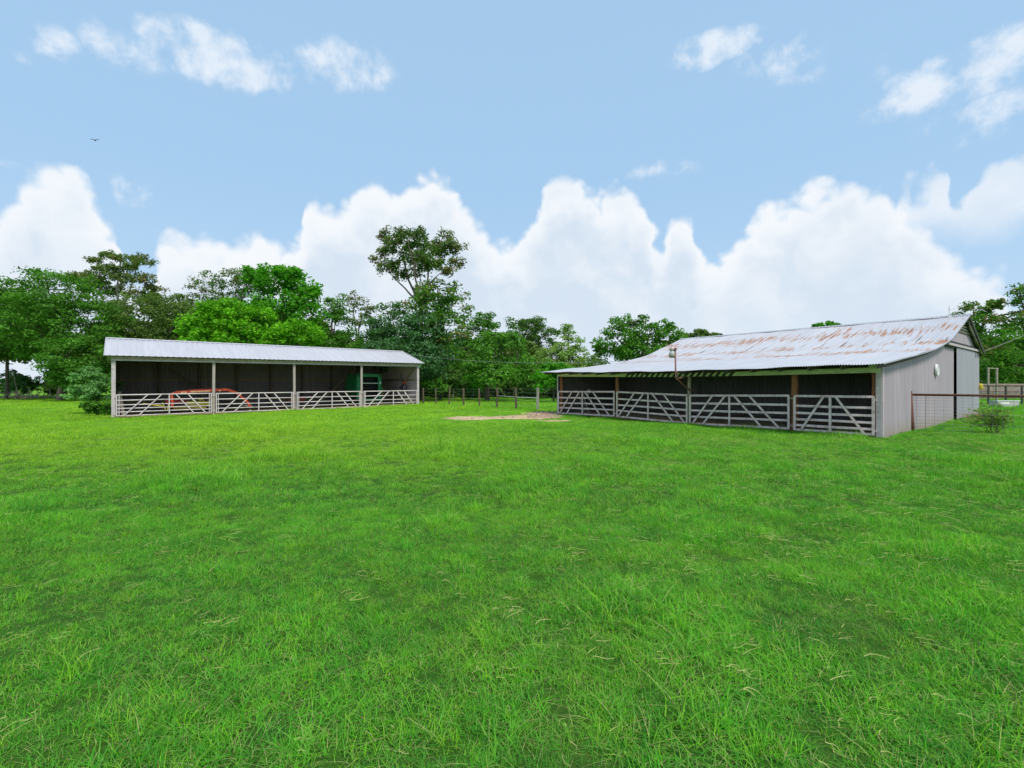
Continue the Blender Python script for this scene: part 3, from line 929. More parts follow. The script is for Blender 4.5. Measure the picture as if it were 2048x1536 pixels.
def right_barn():
    root = empty('metal_barn', (RB.o[0], RB.o[1], 0), RB.rz, 'grey metal barn with rust-streaked sweeping roof and open gated stalls', 'barn')
    L, D = RBL, RBD
    pitch = 0.076
    n = int((L + 0.75) / pitch * 6)
    s = np.linspace(-0.45, L + 0.30, n)
    cor = 0.012 * np.sin(2 * PI * s / pitch)
    ws = np.concatenate([np.linspace(-0.95, 13.0, 40), np.linspace(13.3, 17.3, 12)])
    rows, uvs = [], []
    rn = np.random.default_rng(3)
    for w in ws:
        edge = 0.0
        lump = 0.012 * np.sin(s * 1.7 + w * 2.0) + 0.008 * np.sin(s * 4.1 - w)
        z = rb_roof(s, w) + cor + lump
        if w == ws[0]:
            edge = 0.03 * np.sin(s * 0.9) + 0.012 * np.sign(np.sin(s * 2 * PI / 1.3))
        rows.append(np.stack([s, w + edge + 0 * s, z], -1))
        uvs.append(np.stack([s, w + 0 * s, 0 * s], -1))
    grid_mesh('roof', np.stack(rows), M['roof_right'], root, {'suv': ('FLOAT_VECTOR', np.stack(uvs).reshape(-1, 3))})
    # scalloped ridge cap
    xs = np.linspace(-0.45, L + 0.3, 520)
    bead = 0.022 * (np.sin(xs * 2 * PI / 0.17) > 0.2)
    P = np.stack([np.stack([xs, 0 * xs + 12.86, rb_roof(xs, 12.86) + 0.02], -1), np.stack([xs, 0 * xs + 13.0, rb_roof(xs, 13.0) + 0.045 + bead], -1), np.stack([xs, 0 * xs + 13.14, rb_roof(xs, 13.14) + 0.02], -1)])
    uv = np.stack([np.stack([xs, 0 * xs, 0 * xs], -1)] * 3)
    grid_mesh('ridge_cap', P, M['roof_right'], root, {'suv': ('FLOAT_VECTOR', uv.reshape(-1, 3))}, False)
    # rafters
    for i in range(17):
        x = -0.2 + (L + 0.3) * i / 16
        m = MB()
        pts = [(x, w, float(rb_roof(x, w)) - 0.10) for w in (-0.82, 0.8, 3.0, 5.5, 8.0, 10.0, 13.0)]
        for a, b in zip(pts[:-1], pts[1:]):
            m.bar(a, b, 0.045, 0.13)
        m.build('rafter', M['dark_wood'], root)
    m = MB()
    for w in (13.9, 15.2, 16.7):
        m.bar((0, w, float(rb_roof(0, w)) - 0.06), (L + 0.26, w, float(rb_roof(0, w)) - 0.06), 0.09, 0.05)
    for w in (9.4, 10.6, 11.8):
        m.bar((0, w, float(rb_roof(0, w)) - 0.05), (L + 0.2, w, float(rb_roof(0, w)) - 0.05), 0.06, 0.04)
    m.build('purlin', M['dark_wood'], root)

    # front beam in three lengths; the middle ones are old striped barrier boards
    def bz(x):
        return 2.265 - 0.065 * x / L - 0.075 * math.sin(PI * x / L)

    s_a = RB.local(1250, 752, -0.05)[0]
    s_b = RB.local(1478, 750, -0.05)[0]
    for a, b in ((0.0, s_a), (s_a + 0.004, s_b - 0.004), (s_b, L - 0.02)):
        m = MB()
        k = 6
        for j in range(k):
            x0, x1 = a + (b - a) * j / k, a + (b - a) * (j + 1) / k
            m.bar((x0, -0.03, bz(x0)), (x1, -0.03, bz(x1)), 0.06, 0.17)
        m.build('front_beam', M['grass_lit_wood'], root)
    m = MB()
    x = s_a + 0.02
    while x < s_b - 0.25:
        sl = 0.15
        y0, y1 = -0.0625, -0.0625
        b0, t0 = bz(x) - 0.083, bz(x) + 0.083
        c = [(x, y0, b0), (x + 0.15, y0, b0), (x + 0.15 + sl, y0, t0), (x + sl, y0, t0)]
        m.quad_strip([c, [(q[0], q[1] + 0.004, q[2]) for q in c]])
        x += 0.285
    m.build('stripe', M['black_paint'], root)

    # posts (px centre in the photograph, radius, material)
    for px, wd, mt, nm in ((1123.5, 0.20, 'red_post', 0), (1235, 0.20, 'red_post', 1), (1379, 0.165, 'grey_post', 2), (1589.5, 0.245, 'red_post', 3), (1749, 0.165, 'red_post', 4)):
        x = RB.local(px, 780, 0.14)[0]
        gx, gy = RB.xy(x, 0.14)
        m = MB()
        zt = bz(min(max(x, 0), L)) - 0.05
        pts = [(x + 0.015 * math.sin(k * 2.1 + nm), 0.14 + 0.01 * math.cos(k * 1.7), gz(gx, gy) - 0.25 + (zt - gz(gx, gy) + 0.25) * k / 6) for k in range(7)]
        m.tube(pts, [wd / 2 * (1.06 - 0.03 * k) for k in range(7)], 12)
        m.build('post', M[mt], root, True)

    def floor(d):
        return np.full_like(np.asarray(d, float), -0.2)

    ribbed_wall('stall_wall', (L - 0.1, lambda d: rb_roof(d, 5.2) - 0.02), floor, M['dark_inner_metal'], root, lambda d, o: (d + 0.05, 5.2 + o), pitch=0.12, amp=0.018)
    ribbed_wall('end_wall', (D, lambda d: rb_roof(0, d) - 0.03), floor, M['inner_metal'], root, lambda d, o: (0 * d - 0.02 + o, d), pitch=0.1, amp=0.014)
    ribbed_wall('rear_wall', (L, lambda d: rb_roof(d, D) - 0.03), floor, M['wall_metal'], root, lambda d, o: (d, D + o))
    # near gable: fixed sheets, opening slot, panel above the door, all corrugated
    ribbed_wall('side_wall', (11.0, lambda d: np.minimum(rb_roof(L, d) - 0.03, np.where(d > 9.1, 3.50, 9))), floor, M['wall_metal'], root, lambda d, o: (L + o, d), pitch=0.1)

    def gtop(d):
        return rb_roof(L, d + 9.1) - 0.03

    ribbed_wall('gable_panel', (7.8, lambda d: np.minimum(gtop(d), np.where((d > 2.3) & (d < 5.6), 4.27, 9))), lambda d: np.full_like(d, 3.505), M['wall_metal'], root, lambda d, o: (L + 0.012 + o, d + 9.1), pitch=0.1)
    ribbed_wall('sliding_door', (5.95, lambda d: np.full_like(d, 3.44)), lambda d: np.full_like(d, 0.12), M['door_metal'], root, lambda d, o: (L + 0.09 + o, d + 11.08), pitch=0.15, amp=0.006)
    m = MB()
    m.bar((L + 0.10, 9.1, 3.52), (L + 0.10, 17.15, 3.52), 0.10, 0.10)
    m.build('door_track', M['trim_paint'], root)
    m = MB()
    m.bar((L + 0.05, 9.0, 3.635), (L + 0.05, 17.1, 3.635), 0.05, 0.12)  # black strip painted in as the trim's shadow above the track
    m.bar((L + 0.03, 9.02, 3.42), (L + 0.03, 11.05, 3.42), 0.03, 0.09)
    m.bar((L - 0.3, 10.8, 0), (L - 0.3, 10.8, 3.45), 0.08, 0.08)
    m.build('track_trim_and_shadow', M['black_paint'], root)
    for wq in (15.9, 16.4):
        m = MB()
        m.bar((L + 0.112, wq, 3.40), (L + 0.112, wq, 3.14), 0.012, 0.04, up=(0, 1, 0))
        m.build('door_strap', M['black_paint'], root)
    m = MB()
    m.bar((L + 0.112, 15.6, 3.435), (L + 0.112, 17.0, 3.435), 0.012, 0.05)
    m.build('door_hanger', M['black_paint'], root)
    # louvred vent in the gable tip
    vent = empty('gable_vent', (0, 0, 0))
    vent.parent = root
    k = 0
    z = 4.30
    while z < 4.95:
        wl = 13.0 - (5.02 - z) / 0.352 + 0.1
        wr = 13.0 + (5.02 - z) / 0.395 - 0.1
        if wr - wl > 0.2:
            m = MB()
            m.bar((L + 0.03, wl, z), (L + 0.03, wr, z), 0.02, 0.07, up=(0.6, 0, 1))
            m.build('slat', M['trim_paint'], vent)
        z += 0.13
    m = MB()
    m.quad_strip([[(L - 0.12 + o, 11.3, 4.28), (L - 0.12 + o, 14.6, 4.28), (L - 0.12 + o, 13.05, 4.93), (L - 0.12 + o, 12.95, 4.93)] for o in (0, 0.02)])
    m.build('backing', M['black_paint'], vent)
    m = MB()
    m.bar((L + 0.03, 11.1, 4.235), (L + 0.03, 14.9, 4.235), 0.03, 0.05)
    m.build('sill', M['dark_wood'], vent)
    # barge boards: pale edge up the front rake, dark boards down the rear rake
    m = MB()
    for a, b in zip(PROF[:13], PROF[1:14]):
        m.bar((L + 0.285, a[0], a[1] - 0.02), (L + 0.285, b[0], b[1] - 0.02), 0.02, 0.035)
    m.build('front_barge_board', M['roof_right'], root)
    m = MB()
    m.bar((L + 0.27, 13.02, 5.0), (L + 0.27, 17.25, 3.34), 0.03, 0.14)
    m.bar((L + 0.05, 13.02, 4.98), (L + 0.05, 17.25, 3.32), 0.04, 0.16)
    m.bar((L + 0.16, 17.2, 3.33), (0, 17.2, 3.33), 0.04, 0.14)
    m.build('rear_barge_board', M['black_paint'], root)
    m = MB()
    m.tube([(L + 0.19, 13.35, 4.83), (L + 0.20, 13.6, 4.55), (L + 0.20, 16.2, 3.75), (L + 0.2, 16.6, 3.5), (L + 0.22, 16.9, 3.38)], 0.022, 8)
    m.build('conduit', M['trim_paint'], root, True)
    # corner flashing and eave return
    m = MB()
    m.bar((L - 0.07, -0.012, -0.1), (L - 0.07, -0.012, 2.36), 0.15, 0.024, up=(0, 1, 0))
    m.bar((L + 0.02, 0.05, -0.1), (L + 0.02, 0.05, 2.40), 0.03, 0.12, up=(0, 1, 0))
    m.build('corner_flashing', M['trim_paint'], root)
    m = MB()
    m.bar((L - 0.30, -0.10, 2.325), (L + 0.02, -0.10, 2.325), 0.12, 0.11)
    m.build('eave_return', M['trim_paint'], root)
    m = MB()
    m.bar((L + 0.03, D - 0.02, 0.0), (L + 0.03, D - 0.02, 3.42), 0.06, 0.06)
    m.build('corner_trim', M['trim_paint'], root)
    m = MB()
    m.bar((0.0, -0.02, -0.1), (0.0, -0.02, 2.3), 0.07, 0.03, up=(0, 1, 0))
    m.build('end_trim', M['trim_paint'], root)
    # sill board under the stalls
    m = MB()
    m.bar((0.05, 0.10, 0.04), (L - 0.3, 0.10, 0.06), 0.05, 0.18)
    m.build('sill_board', M['red_post'], root)
    xs = np.linspace(-0.05, L - 0.05, 60)
    ws = np.linspace(0.02, 5.2, 24)
    S, W = np.meshgrid(xs, ws)
    GX = RB.o[0] + RB.e[0] * S + RB.n[0] * W
    GY = RB.o[1] + RB.e[1] * S + RB.n[1] * W
    P = np.stack([GX, GY, ground_z(GX, GY) + 0.06 + 0.04 * np.sin(S * 1.3) * np.sin(W * 1.1) + 0.02 * W], -1)
    f = grid_mesh('earth_floor', P, M['soil'])
    tag(f, 'dark earth floor of the stalls under the rusty roof', 'earth floor', kind='structure')
    return root


right_barn()
rl = ['mauve-grey channel gate with the leaning ladder behind it, beside the bare earth',
      'mauve-grey five-rail gate left of the post that carries the yard lamp',
      'mauve-grey five-rail gate right of the post that carries the yard lamp',
      'short mauve-grey six-rail gate with only two diagonals, beside the barn corner']
gb = [((1118, 782.3, 826.9), (1229, 783.1, 833)), ((1235, 783.4, 834), (1374.5, 789.4, 848)), ((1381, 789.7, 848.2), (1578, 790.7, 858.8)), ((1591, 791.4, 860.5), (1748, 791.8, 870.9))]
gbr = [[(.03, .27), (.17, .41), (.78, .51), (.93, .65)], [(.02, .28), (.15, .42), (.83, .54), (.98, .70)], [(.03, .26), (.15, .40), (.76, .49), (.92, .64)], [(.09, .40), (.90, .55)]]
gmid = [.46, .48, .44, .48]
for i in range(4):
    (xa, ta, ba), (xb, tb, bb) = gb[i]
    s0, z0 = RB.local(xa, ba, 0.0)
    s1, z1 = RB.local(xb, bb, 0.0)
    h = 0.5 * (RB.local(xa, ta, 0)[1] - z0 + RB.local(xb, tb, 0)[1] - z1)
    gate(RB, s0, s1, z0 + 0.03, z1 + 0.03, h - 0.05, [0, .29, .50, .69, .86, 1.0] if i == 3 else [0, .28, .53, .75, 1.0], gbr[i], gmid[i], -0.01 if i < 3 else -0.05, rl[i], 'mauve-grey gates along the stalls of the rusty roofed barn', M['right_paint'], True)


# ------------------------------------------------------------------ things in and on the barns
def text_mesh(txt, size, mat, name, parent, M4, shear=0.0, space=1.0):
    cu = bpy.data.curves.new(name, 'FONT')
    cu.body = txt
    cu.size = size
    cu.extrude = 0.002
    cu.shear = shear
    cu.space_character = space
    cu.offset = size * 0.018
    tmp = bpy.data.objects.new(name, cu)
    C.objects.link(tmp)
    dg = bpy.context.evaluated_depsgraph_get()
    me = bpy.data.meshes.new_from_object(tmp.evaluated_get(dg))
    bpy.data.objects.remove(tmp)
    me.materials.clear()
    me.materials.append(mat)
    o = bpy.data.objects.new(name, me)
    C.objects.link(o)
    o.parent = parent
    o.matrix_local = M4
    return o


def wheel(name, c, r, wd, parent, axis, rim_mat):
    c = Vector(c)
    ax = Vector(axis).normalized()
    m = MB()
    m.lathe(c - ax * wd / 2, [(r * 0.62, 0.0), (r * 0.9, 0.0), (r, wd * 0.2), (r, wd * 0.8), (r * 0.9, wd), (r * 0.62, wd)], 28, ax)
    t = m.build(name, M['rubber'], parent, True)
    m = MB()
    m.lathe(c - ax * wd * 0.35, [(0.01, 0), (r * 0.62, 0), (r * 0.62, wd * 0.7), (0.01, wd * 0.7)], 20, ax)
    m.build('rim', rim_mat, t)
    return t


def mower():
    w = 1.1
    s0, zt = LB.local(343, 786, w)
    x, y = LB.xy(s0, w)
    g = gz(x, y) + 0.03
    r = empty('disc_mower', (x, y, g), LB.rz, 'orange hay mower with arched lettered boom and yellow guards, parked in the long barn', 'mower')

    def q(px, py, ww=w):
        s, z = LB.local(px, py, ww)
        return Vector((s - s0, ww - w, z - g))

    a, b, c, d, e = q(341, 808), q(343, 786.5), q(352, 784.5), q(454, 779), q(472, 785)
    f, h = q(497, 806), q(500, 814)
    m = MB()
    m.bar(q(345, 815), b, 0.14, 0.14, up=(0, 1, 0))
    m.bar(b + Vector((0, 0, -0.05)), c, 0.15, 0.14)
    m.bar(c, d, 0.18, 0.17)
    m.bar(d, e, 0.15, 0.16)
    m.bar(e, f, 0.14, 0.13)
    m.bar(f, h, 0.14, 0.14, up=(0, 1, 0))
    m.build('boom', M['orange'], r)
    m = MB()
    m.bar(q(379, 779.5, 1.6), q(425, 777.5, 1.6), 0.12, 0.09)
    m.build('upper_bar', M['dark_red'], r)
    m = MB()
    m.bar(q(431, 776.5), q(446, 775), 0.07, 0.05)
    m.tube([q(446, 775), q(456, 772), q(470, 773), q(486, 779), q(496, 800)], 0.018, 6)
    m.tube([q(440, 776), q(452, 774), q(462, 774.5), q(480, 784)], 0.016, 6)
    m.build('hydraulic_hose', M['rubber'], r)
    m = MB()
    m.bar(q(432, 776.2), q(438, 775.8), 0.06, 0.045)
    m.build('hose_fitting', M['mint'], r)
    # lettering on the boom face
    d_ = (d - c).normalized()
    up = Vector((0, 0, 1))
    up = (up - d_ * up.dot(d_)).normalized()
    nrm = d_.cross(up)
    for txt, p0, size, sh, sp in (("616", q(362, 786.6), 0.175, 0.0, 1.12), ("NEW HOLLAND", q(380.5, 785.2), 0.145, 0.15, 1.03)):
        o_ = p0 + Vector((0, -0.094, 0))
        M4 = Matrix((d_, up, nrm)).transposed().to_4x4()
        M4.translation = o_
        text_mesh(txt, size, M['cream'], 'lettering', r, M4, sh, sp)
    m = MB()
    p = q(439.5, 781.2) + Vector((0, -0.093, 0))
    m.quad_strip([[p + Vector((-0.05, k, -0.04)), p + Vector((0.05, k, -0.04)), p + Vector((0.0, k, 0.05))] for k in (0, 0.004)])
    m.build('warning_decal', M['cream'], r)
    # cutter bed with yellow guards
    for p0, p1, wd, ht, mt, nm in ((q(330, 802, 2.1), q(372, 803, 2.1), 0.9, 0.22, 'dark_red', 'side_housing'), (q(372, 806, 2.2), q(416, 806, 2.2), 1.0, 0.24, 'yellow', 'crop_guard'), (q(347, 816, 1.9), q(412, 815, 1.9), 0.16, 0.07, 'yellow', 'cutter_bar'), (q(285, 807, 2.0), q(325, 812, 2.0), 0.5, 0.10, 'yellow', 'swath_board')):
        m = MB()
        m.bar(p0, p1, wd, ht, chamfer=0.03)
        m.build(nm, M[mt], r)
    m = MB()
    m.bar(q(361, 797, 1.9), q(368, 801, 1.9), 0.2, 0.14)
    m.bar(q(345, 800, 1.9), q(362, 801, 1.9), 0.12, 0.1)
    m.build('gearbox', M['dark_red'], r)
    m = MB()
    m.bar(q(396, 798.5, 2.0), q(406, 799.5, 2.0), 0.3, 0.06)
    for px in (385, 392, 400, 407):
        m.box(q(px, 801, 1.7), (0.06, 0.04, 0.08))
    m.build('guard_bracket', M['yellow'], r)
    m = MB()
    m.bar(q(325, 805, 1.7), q(331, 819, 1.7), 0.05, 0.05)
    m.bar(q(338, 805, 1.7), q(335, 819, 1.7), 0.05, 0.05)
    m.build('stand_leg', M['yellow'], r)
    for px, ww in ((352, 2.4), (420, 2.4)):
        p = q(px, 815, ww)
        wheel('wheel', (p.x, p.y, 0.30), 0.29, 0.18, r, (0, 1, 0), M['dark_red'])
    m = MB()
    m.bar(q(486, 811, 1.6), q(503, 812, 1.6), 0.22, 0.10)
    m.box(Vector((h.x, h.y, 0.09)), (0.12, 0.12, 0.18))
    m.build('hitch_stand', M['frame_wood'], r)


mower()


def baler():
    w = 2.4
    s0, _ = LB.local(733, 800, w)
    x, y = LB.xy(s0, w)
    g = gz(x, y) + 0.03
    r = empty('round_baler', (x, y, g), LB.rz, 'tall dark green hay baler with open dark front, parked behind the last two gates', 'baler')

    def q(px, py, ww=w):
        s, z = LB.local(px, py, ww)
        return Vector((s - s0, ww - w, z - g))

    zt = q(740, 748).z
    xl, xr = q(716, 760).x, q(759, 760).x
    for xx, nm in ((xl, 'left'), (xr, 'right')):
        m = MB()
        m.bar((xx, 0, 0.5), (xx, 0, zt), 0.30, 0.22, up=(0, 1, 0), chamfer=0.03)
        m.build('front_frame', M['green_machine'], r)
        m = MB()
        sx = xx + (-0.12 if nm == 'left' else 0.12)
        rim = [(sx, 1.35 + 1.25 * math.cos(a), 0.35 + zt / 2 + (zt / 2 - 0.3) * math.sin(a)) for a in np.linspace(0, 2 * PI, 24, endpoint=False)]
        m.quad_strip([rim, [(p[0] + 0.06, p[1], p[2]) for p in rim]])
        m.build('side_panel', M['green_machine'], r)
    m = MB()
    m.bar((xl - 0.15, 0, zt - 0.12), (xr + 0.15, 0, zt - 0.12), 0.22, 0.30, chamfer=0.03)
    m.build('top_frame', M['green_machine'], r)
    m = MB()
    m.bar((xl, 0.0, q(740, 766.5).z), (xr, 0.0, q(740, 766.5).z), 0.06, 0.06)
    m.build('cross_bar', M['mint'], r)
    for i, zz in enumerate(np.linspace(0.7, zt - 0.45, 7)):
        m = MB()
        m.tube([(xl + 0.1, 0.25 + 0.03 * i, zz), (xr - 0.1, 0.25 + 0.03 * i, zz)], 0.10, 12)
        m.build('roller', M['rubber'], r, True)
    m = MB()
    m.box(((xl + xr) / 2, 1.3, zt / 2 + 0.2), (xr - xl - 0.1, 1.6, zt - 0.9))
    m.build('bale_chamber', M['rubber'], r)
    m = MB()
    for k in range(5):
        m.box((xl + 0.28 + k * (xr - xl - 0.56) / 4, 0.12, q(740, 776.5).z), (0.05, 0.03, 0.05))
    m.build('bolt', M['steel'], r)
    m = MB()
    m.box((xr + 0.02, -0.115, q(758, 766).z), (0.13, 0.012, 0.19))
    m.build('plate', M['mint'], r)
    m = MB()
    m.bar((xl + 0.2, -0.2, 0.45), (xr - 0.2, -0.2, 0.45), 0.2, 0.2)
    for k in range(16):
        xx = xl + 0.2 + k * (xr - xl - 0.4) / 15
        m.bar((xx, -0.3, 0.45), (xx, -0.45, 0.12), 0.015, 0.015)
    m.build('pickup_tines', M['green_machine'], r)
    for xx in (xl - 0.42, xr + 0.42):
        wheel('wheel', (xx, 1.5, 0.52), 0.52, 0.32, r, (1, 0, 0), M['yellow'])
    m = MB()
    m.bar((-0.1, -0.2, 0.5), (-0.1, -1.6, 0.45), 0.12, 0.12)
    m.bar((0.5, -0.2, 0.5), (-0.1, -1.4, 0.45), 0.1, 0.1)
    m.bar((-0.7, -0.2, 0.5), (-0.1, -1.4, 0.45), 0.1, 0.1)
    m.build('drawbar', M['green_machine'], r)


baler()


def rake():
    """small tined implement in the second bay"""
    w = 3.0
    s0, _ = LB.local(600, 812, w)
    x, y = LB.xy(s0, w)
    g = gz(x, y) + 0.03
    r = empty('tillage_implement', (x, y, g), LB.rz, 'low red implement with curved tines lying behind the third barn post', 'implement')
    m = MB()
    m.bar((-0.9, 0, 0.62), (0.4, 0, 0.62), 0.1, 0.1)
    m.bar((-0.9, 0.9, 0.62), (0.4, 0.9, 0.62), 0.1, 0.1)
    m.bar((-0.8, 0, 0.62), (-0.8, 0.9, 0.62), 0.08, 0.08)
    m.bar((0.3, 0, 0.62), (0.3, 0.9, 0.62), 0.08, 0.08)
    m.build('frame', M['dark_red'], r)
    m = MB()
    m.bar((0.0, -0.1, 0.70), (0.42, -0.1, 0.78), 0.12, 0.14)
    m.build('hitch', M['dark_red'], r)
    for k in range(6):
        xx = -0.85 + 0.24 * k
        m = MB()
        m.tube([(xx, 0.0, 0.62), (xx - 0.12, -0.1, 0.5), (xx - 0.16, -0.02, 0.25), (xx - 0.02, 0.1, 0.0)], 0.022, 6)
        m.build('tine', M['steel'], r, True)


rake()


def hanging_hose():
    w = 1.6
    s0, z0 = LB.local(808, 766, w)
    x, y = LB.xy(s0, w)
    r = empty('hung_hose', (x, y, z0), LB.rz, 'black hose bundle with an orange clasp hung on the end brace of the long barn', 'hose bundle')
    m = MB()
    m.box((0, -0.06, 0.02), (0.24, 0.10, 0.16), Matrix.Rotation(0.4, 3, 'Y'))
    m.build('clasp', M['orange'], r)
    for k in range(4):
        m = MB()
        m.tube([(0.02 * k, 0, 0), (-0.15 - 0.07 * k, 0.03 * k, -0.4), (-0.05 + 0.08 * k, 0.02, -0.85 - 0.05 * k), (0.22, 0.02 * k, -0.6), (0.24, 0, -0.25), (0.05, 0, 0.0)], 0.05, 8)
        m.build('coil', M['rubber'], r, True)
    m = MB()
    m.tube([(-0.1, 0, 0.1), (-0.25, 0, 0.5), (-0.2, 0.1, 0.9)], 0.04, 8)
    m.build('loose_end', M['rubber'], r, True)


hanging_hose()


def board_in_barn():
    w = 1.2
    s0, z0 = LB.local(243, 832, w)
    s1, z1 = LB.local(238, 778, w)
    x, y = LB.xy(s0, w)
    r = empty('leaning_board', (x, y, gz(x, y)), LB.rz, 'pale narrow board leaning inside the nearest corner of the long barn', 'board')
    m = MB()
    m.bar((0.1, 0, 0.03), (-0.1, 0.25, 1.55), 0.16, 0.03, up=(0, 1, 0))
    m.build('board', M['frame_wood'], r)


board_in_barn()


def ladder():
    w = 1.3
    s0, z0 = LB_l = RB.local(1168, 826, w)
    x, y = RB.xy(s0, w)
    g = gz(x, y) + 0.06
    r = empty('wooden_ladder', (x, y, g), RB.rz, 'greyed wooden ladder leaning behind the gate beside the bare earth', 'ladder')

    def q(px, py):
        s, z = RB.local(px, py, w)
        return Vector((s - s0, 0, max(z - g, 0.02)))
    a0, a1 = q(1168, 826), q(1157, 787)
    b0, b1 = q(1178, 827), q(1166, 786)
    for p0, p1 in ((a0, a1), (b0, b1)):
        m = MB()
        m.bar(p0, p1, 0.03, 0.07)
        m.build('side_rail', M['ladder'], r)
    for k in (0.12, 0.34, 0.56, 0.78, 0.95):
        m = MB()
        m.tube([a0.lerp(a1, k), b0.lerp(b1, k)], 0.018, 8)
        m.build('rung', M['ladder'], r)


ladder()


def sack():
    w = 2.2
    s0, z0 = RB.local(1176, 781, w)
    x, y = RB.xy(s0, w)
    g = gz(x, y) + 0.1
    r = empty('saddle_rack', (x, y, g), RB.rz, 'dark timber rack standing behind the gate with the ladder', 'rack')
    hz = z0 - g - 0.1
    m = MB()
    for dx in (-0.3, 0.3):
        m.bar((dx, -0.25, 0), (dx * 0.7, 0, hz), 0.06, 0.06)
        m.bar((dx, 0.25, 0), (dx * 0.7, 0, hz), 0.06, 0.06)
    m.build('trestle', M['dark_wood'], r)
    m = MB()
    m.bar((-0.35, 0, hz), (0.35, 0, hz), 0.09, 0.09)
    m.build('rail', M['dark_wood'], r)
    n, k = 18, 10
    P = np.zeros((k, n, 3))
    for i in range(k):
        for j in range(n):
            u, v = j / (n - 1) * 2 - 1, i / (k - 1) * 2 - 1
            P[i, j] = (v * 0.16 + 0.01 * math.sin(9 * u), u * 0.10 + 0.005 * math.sin(8 * v), hz + 0.06 + (0.11 + 0.05 * v) * (1 - abs(u) ** 1.6) - 0.22 * abs(u) ** 2 + 0.015 * math.sin(7 * v + 4 * u))
    o = grid_mesh('feed_sack', np.array(P), M['sack'])
    o.location = (x, y, g)
    o.rotation_euler = (0, 0, RB.rz)
    tag(o, 'pale crumpled sack draped over the rack, peeking above the gate with the ladder', 'sack')


sack()


def yard_lamp():
    w = -1.25
    s2, _ = RB.local(1379, 780, 0.14)
    x, y = RB.xy(s2, 0.02)
    r = empty('yard_lamp', (x, y, 0), RB.rz, 'yard lamp on a bent brown pipe rising past the eave of the rusty roof', 'lamp')

    def q(px, py, ww):
        s, z = RB.local(px, py, ww)
        return Vector((s - s2, ww - 0.02, z))
    p0 = q(1379, 780, -0.02)
    elbow = q(1351.5, 756, w)
    top = q(1350.5, 699, w)
    m = MB()
    m.tube([p0 + Vector((0.02, 0, -0.03)), p0, elbow.lerp(p0, 0.06), elbow, elbow + Vector((0, 0, 0.06)), top], 0.033, 10)
    m.build('pole', M['lamp_pole'], r, True)
    m = MB()
    m.tube([q(1355.5, 750, w), q(1352.5, 742, w)], 0.024, 8)
    m.tube([q(1375, 754.5, -0.1), q(1358, 756, w), elbow], 0.026, 8)
    m.build('stay', M['lamp_pole'], r, True)
    m = MB()
    m.tube([(p0.x, 0.12, p0.z - 0.02), (p0.x, 0.12, p0.z + 0.03)], 0.125, 14)
    m.build('pole_clamp', M['lamp_pole'], r, True)
    m = MB()
    hc = top + Vector((0.0, 0, 0.02))
    m.bar(hc + Vector((-0.10, 0, 0)), hc + Vector((0.05, 0, 0)), 0.08, 0.10, chamfer=0.02)
    m.build('pole_cap', M['lamp_pole'], r)
    c = q(1344.5, 698, w)
    m = MB()
    m.lathe(c, [(0.05, -0.085), (0.105, -0.07), (0.125, -0.02), (0.115, 0.05), (0.06, 0.085), (0.045, 0.11)], 20)
    m.build('housing', M['lamp_cap'], r, True)
    m = MB()
    m.lathe(c + Vector((0, 0, 0.11)), [(0.04, 0), (0.045, 0.05), (0.035, 0.075), (0.0, 0.08)], 14)
    m.build('light_sensor', M['trim_paint'], r, True)
    m = MB()
    m.lathe(c, [(0.085, -0.085), (0.12, -0.13), (0.135, -0.22), (0.125, -0.24)], 22)
    m.build('lens', M['lamp_glass'], r, True)
    m = MB()
    m.lathe(c, [(0.142, -0.235), (0.135, -0.30), (0.11, -0.36), (0.0, -0.365)], 22)
    m.build('skirt', M['lamp_rim'], r, True)


yard_lamp()


def dial():
    w = 7.3
    x, y = RB.xy(RBL + 0.05, w)
    r = empty('wall_clock', (x, y, 2.33), RB.rz, 'round white dial hung on the grey side wall of the metal barn', 'clock')
    m = MB()
    m.lathe((-0.02, 0, 0), [(0.24, 0.0), (0.245, 0.05), (0.235, 0.07), (0.222, 0.062), (0.0, 0.062)], 36, (1, 0, 0))
    m.build('case', M['white_enamel'], r)
    m = MB()
    for k in range(12):
        a = 2 * PI * k / 12
        d = Vector((0, math.cos(a), math.sin(a)))
        m.bar(Vector((0.045, 0, 0)) + d * 0.185, Vector((0.045, 0, 0)) + d * 0.21, 0.004, 0.012, up=(0, -d.z, d.y))
    m.bar((0.046, 0, -0.01), (0.046, 0.04, 0.15), 0.004, 0.018, up=(0, 1, 0))
    m.bar((0.046, 0.0, 0.01), (0.046, -0.05, -0.10), 0.004, 0.018, up=(0, 1, 0))
    m.build('hands', M['black_paint'], r)


dial()


def mast():
    s, w = RB.local(1926.5, 630, 12.9)[0], 12.9
    s = RBL - 0.45
    x, y = RB.xy(s, w)
    z = float(rb_roof(s, w))
    r = empty('ridge_mast', (x, y, z), RB.rz, 'thin white mast with a crossarm on the near end of the rusty roof ridge', 'mast')
    m = MB()
    m.tube([(0, 0, -0.02), (0, 0, 0.56)], 0.022, 8)
    m.build('pole', M['white_pipe'], r)
    m = MB()
    m.tube([(-0.08, 0, 0.36), (0.36, 0, 0.40)], 0.014, 6)
    m.build('crossarm', M['white_pipe'], r)
    m = MB()
    m.lathe((0, 0, 0.0), [(0.06, -0.01), (0.06, 0.03), (0.025, 0.05)], 12)
    m.build('foot', M['white_pipe'], r)


mast()


def wire_line(a, b, sag, r, label, mat, n=24):
    a, b = Vector(a), Vector(b)
    pts = [a.lerp(b, k / n) - Vector((0, 0, sag * 4 * (k / n) * (1 - k / n))) for k in range(n + 1)]
    o = MB().tube([p - a for p in pts], r, 6).build('overhead_wire', mat, None, True)
    o.location = a
    tag(o, label, 'wire')


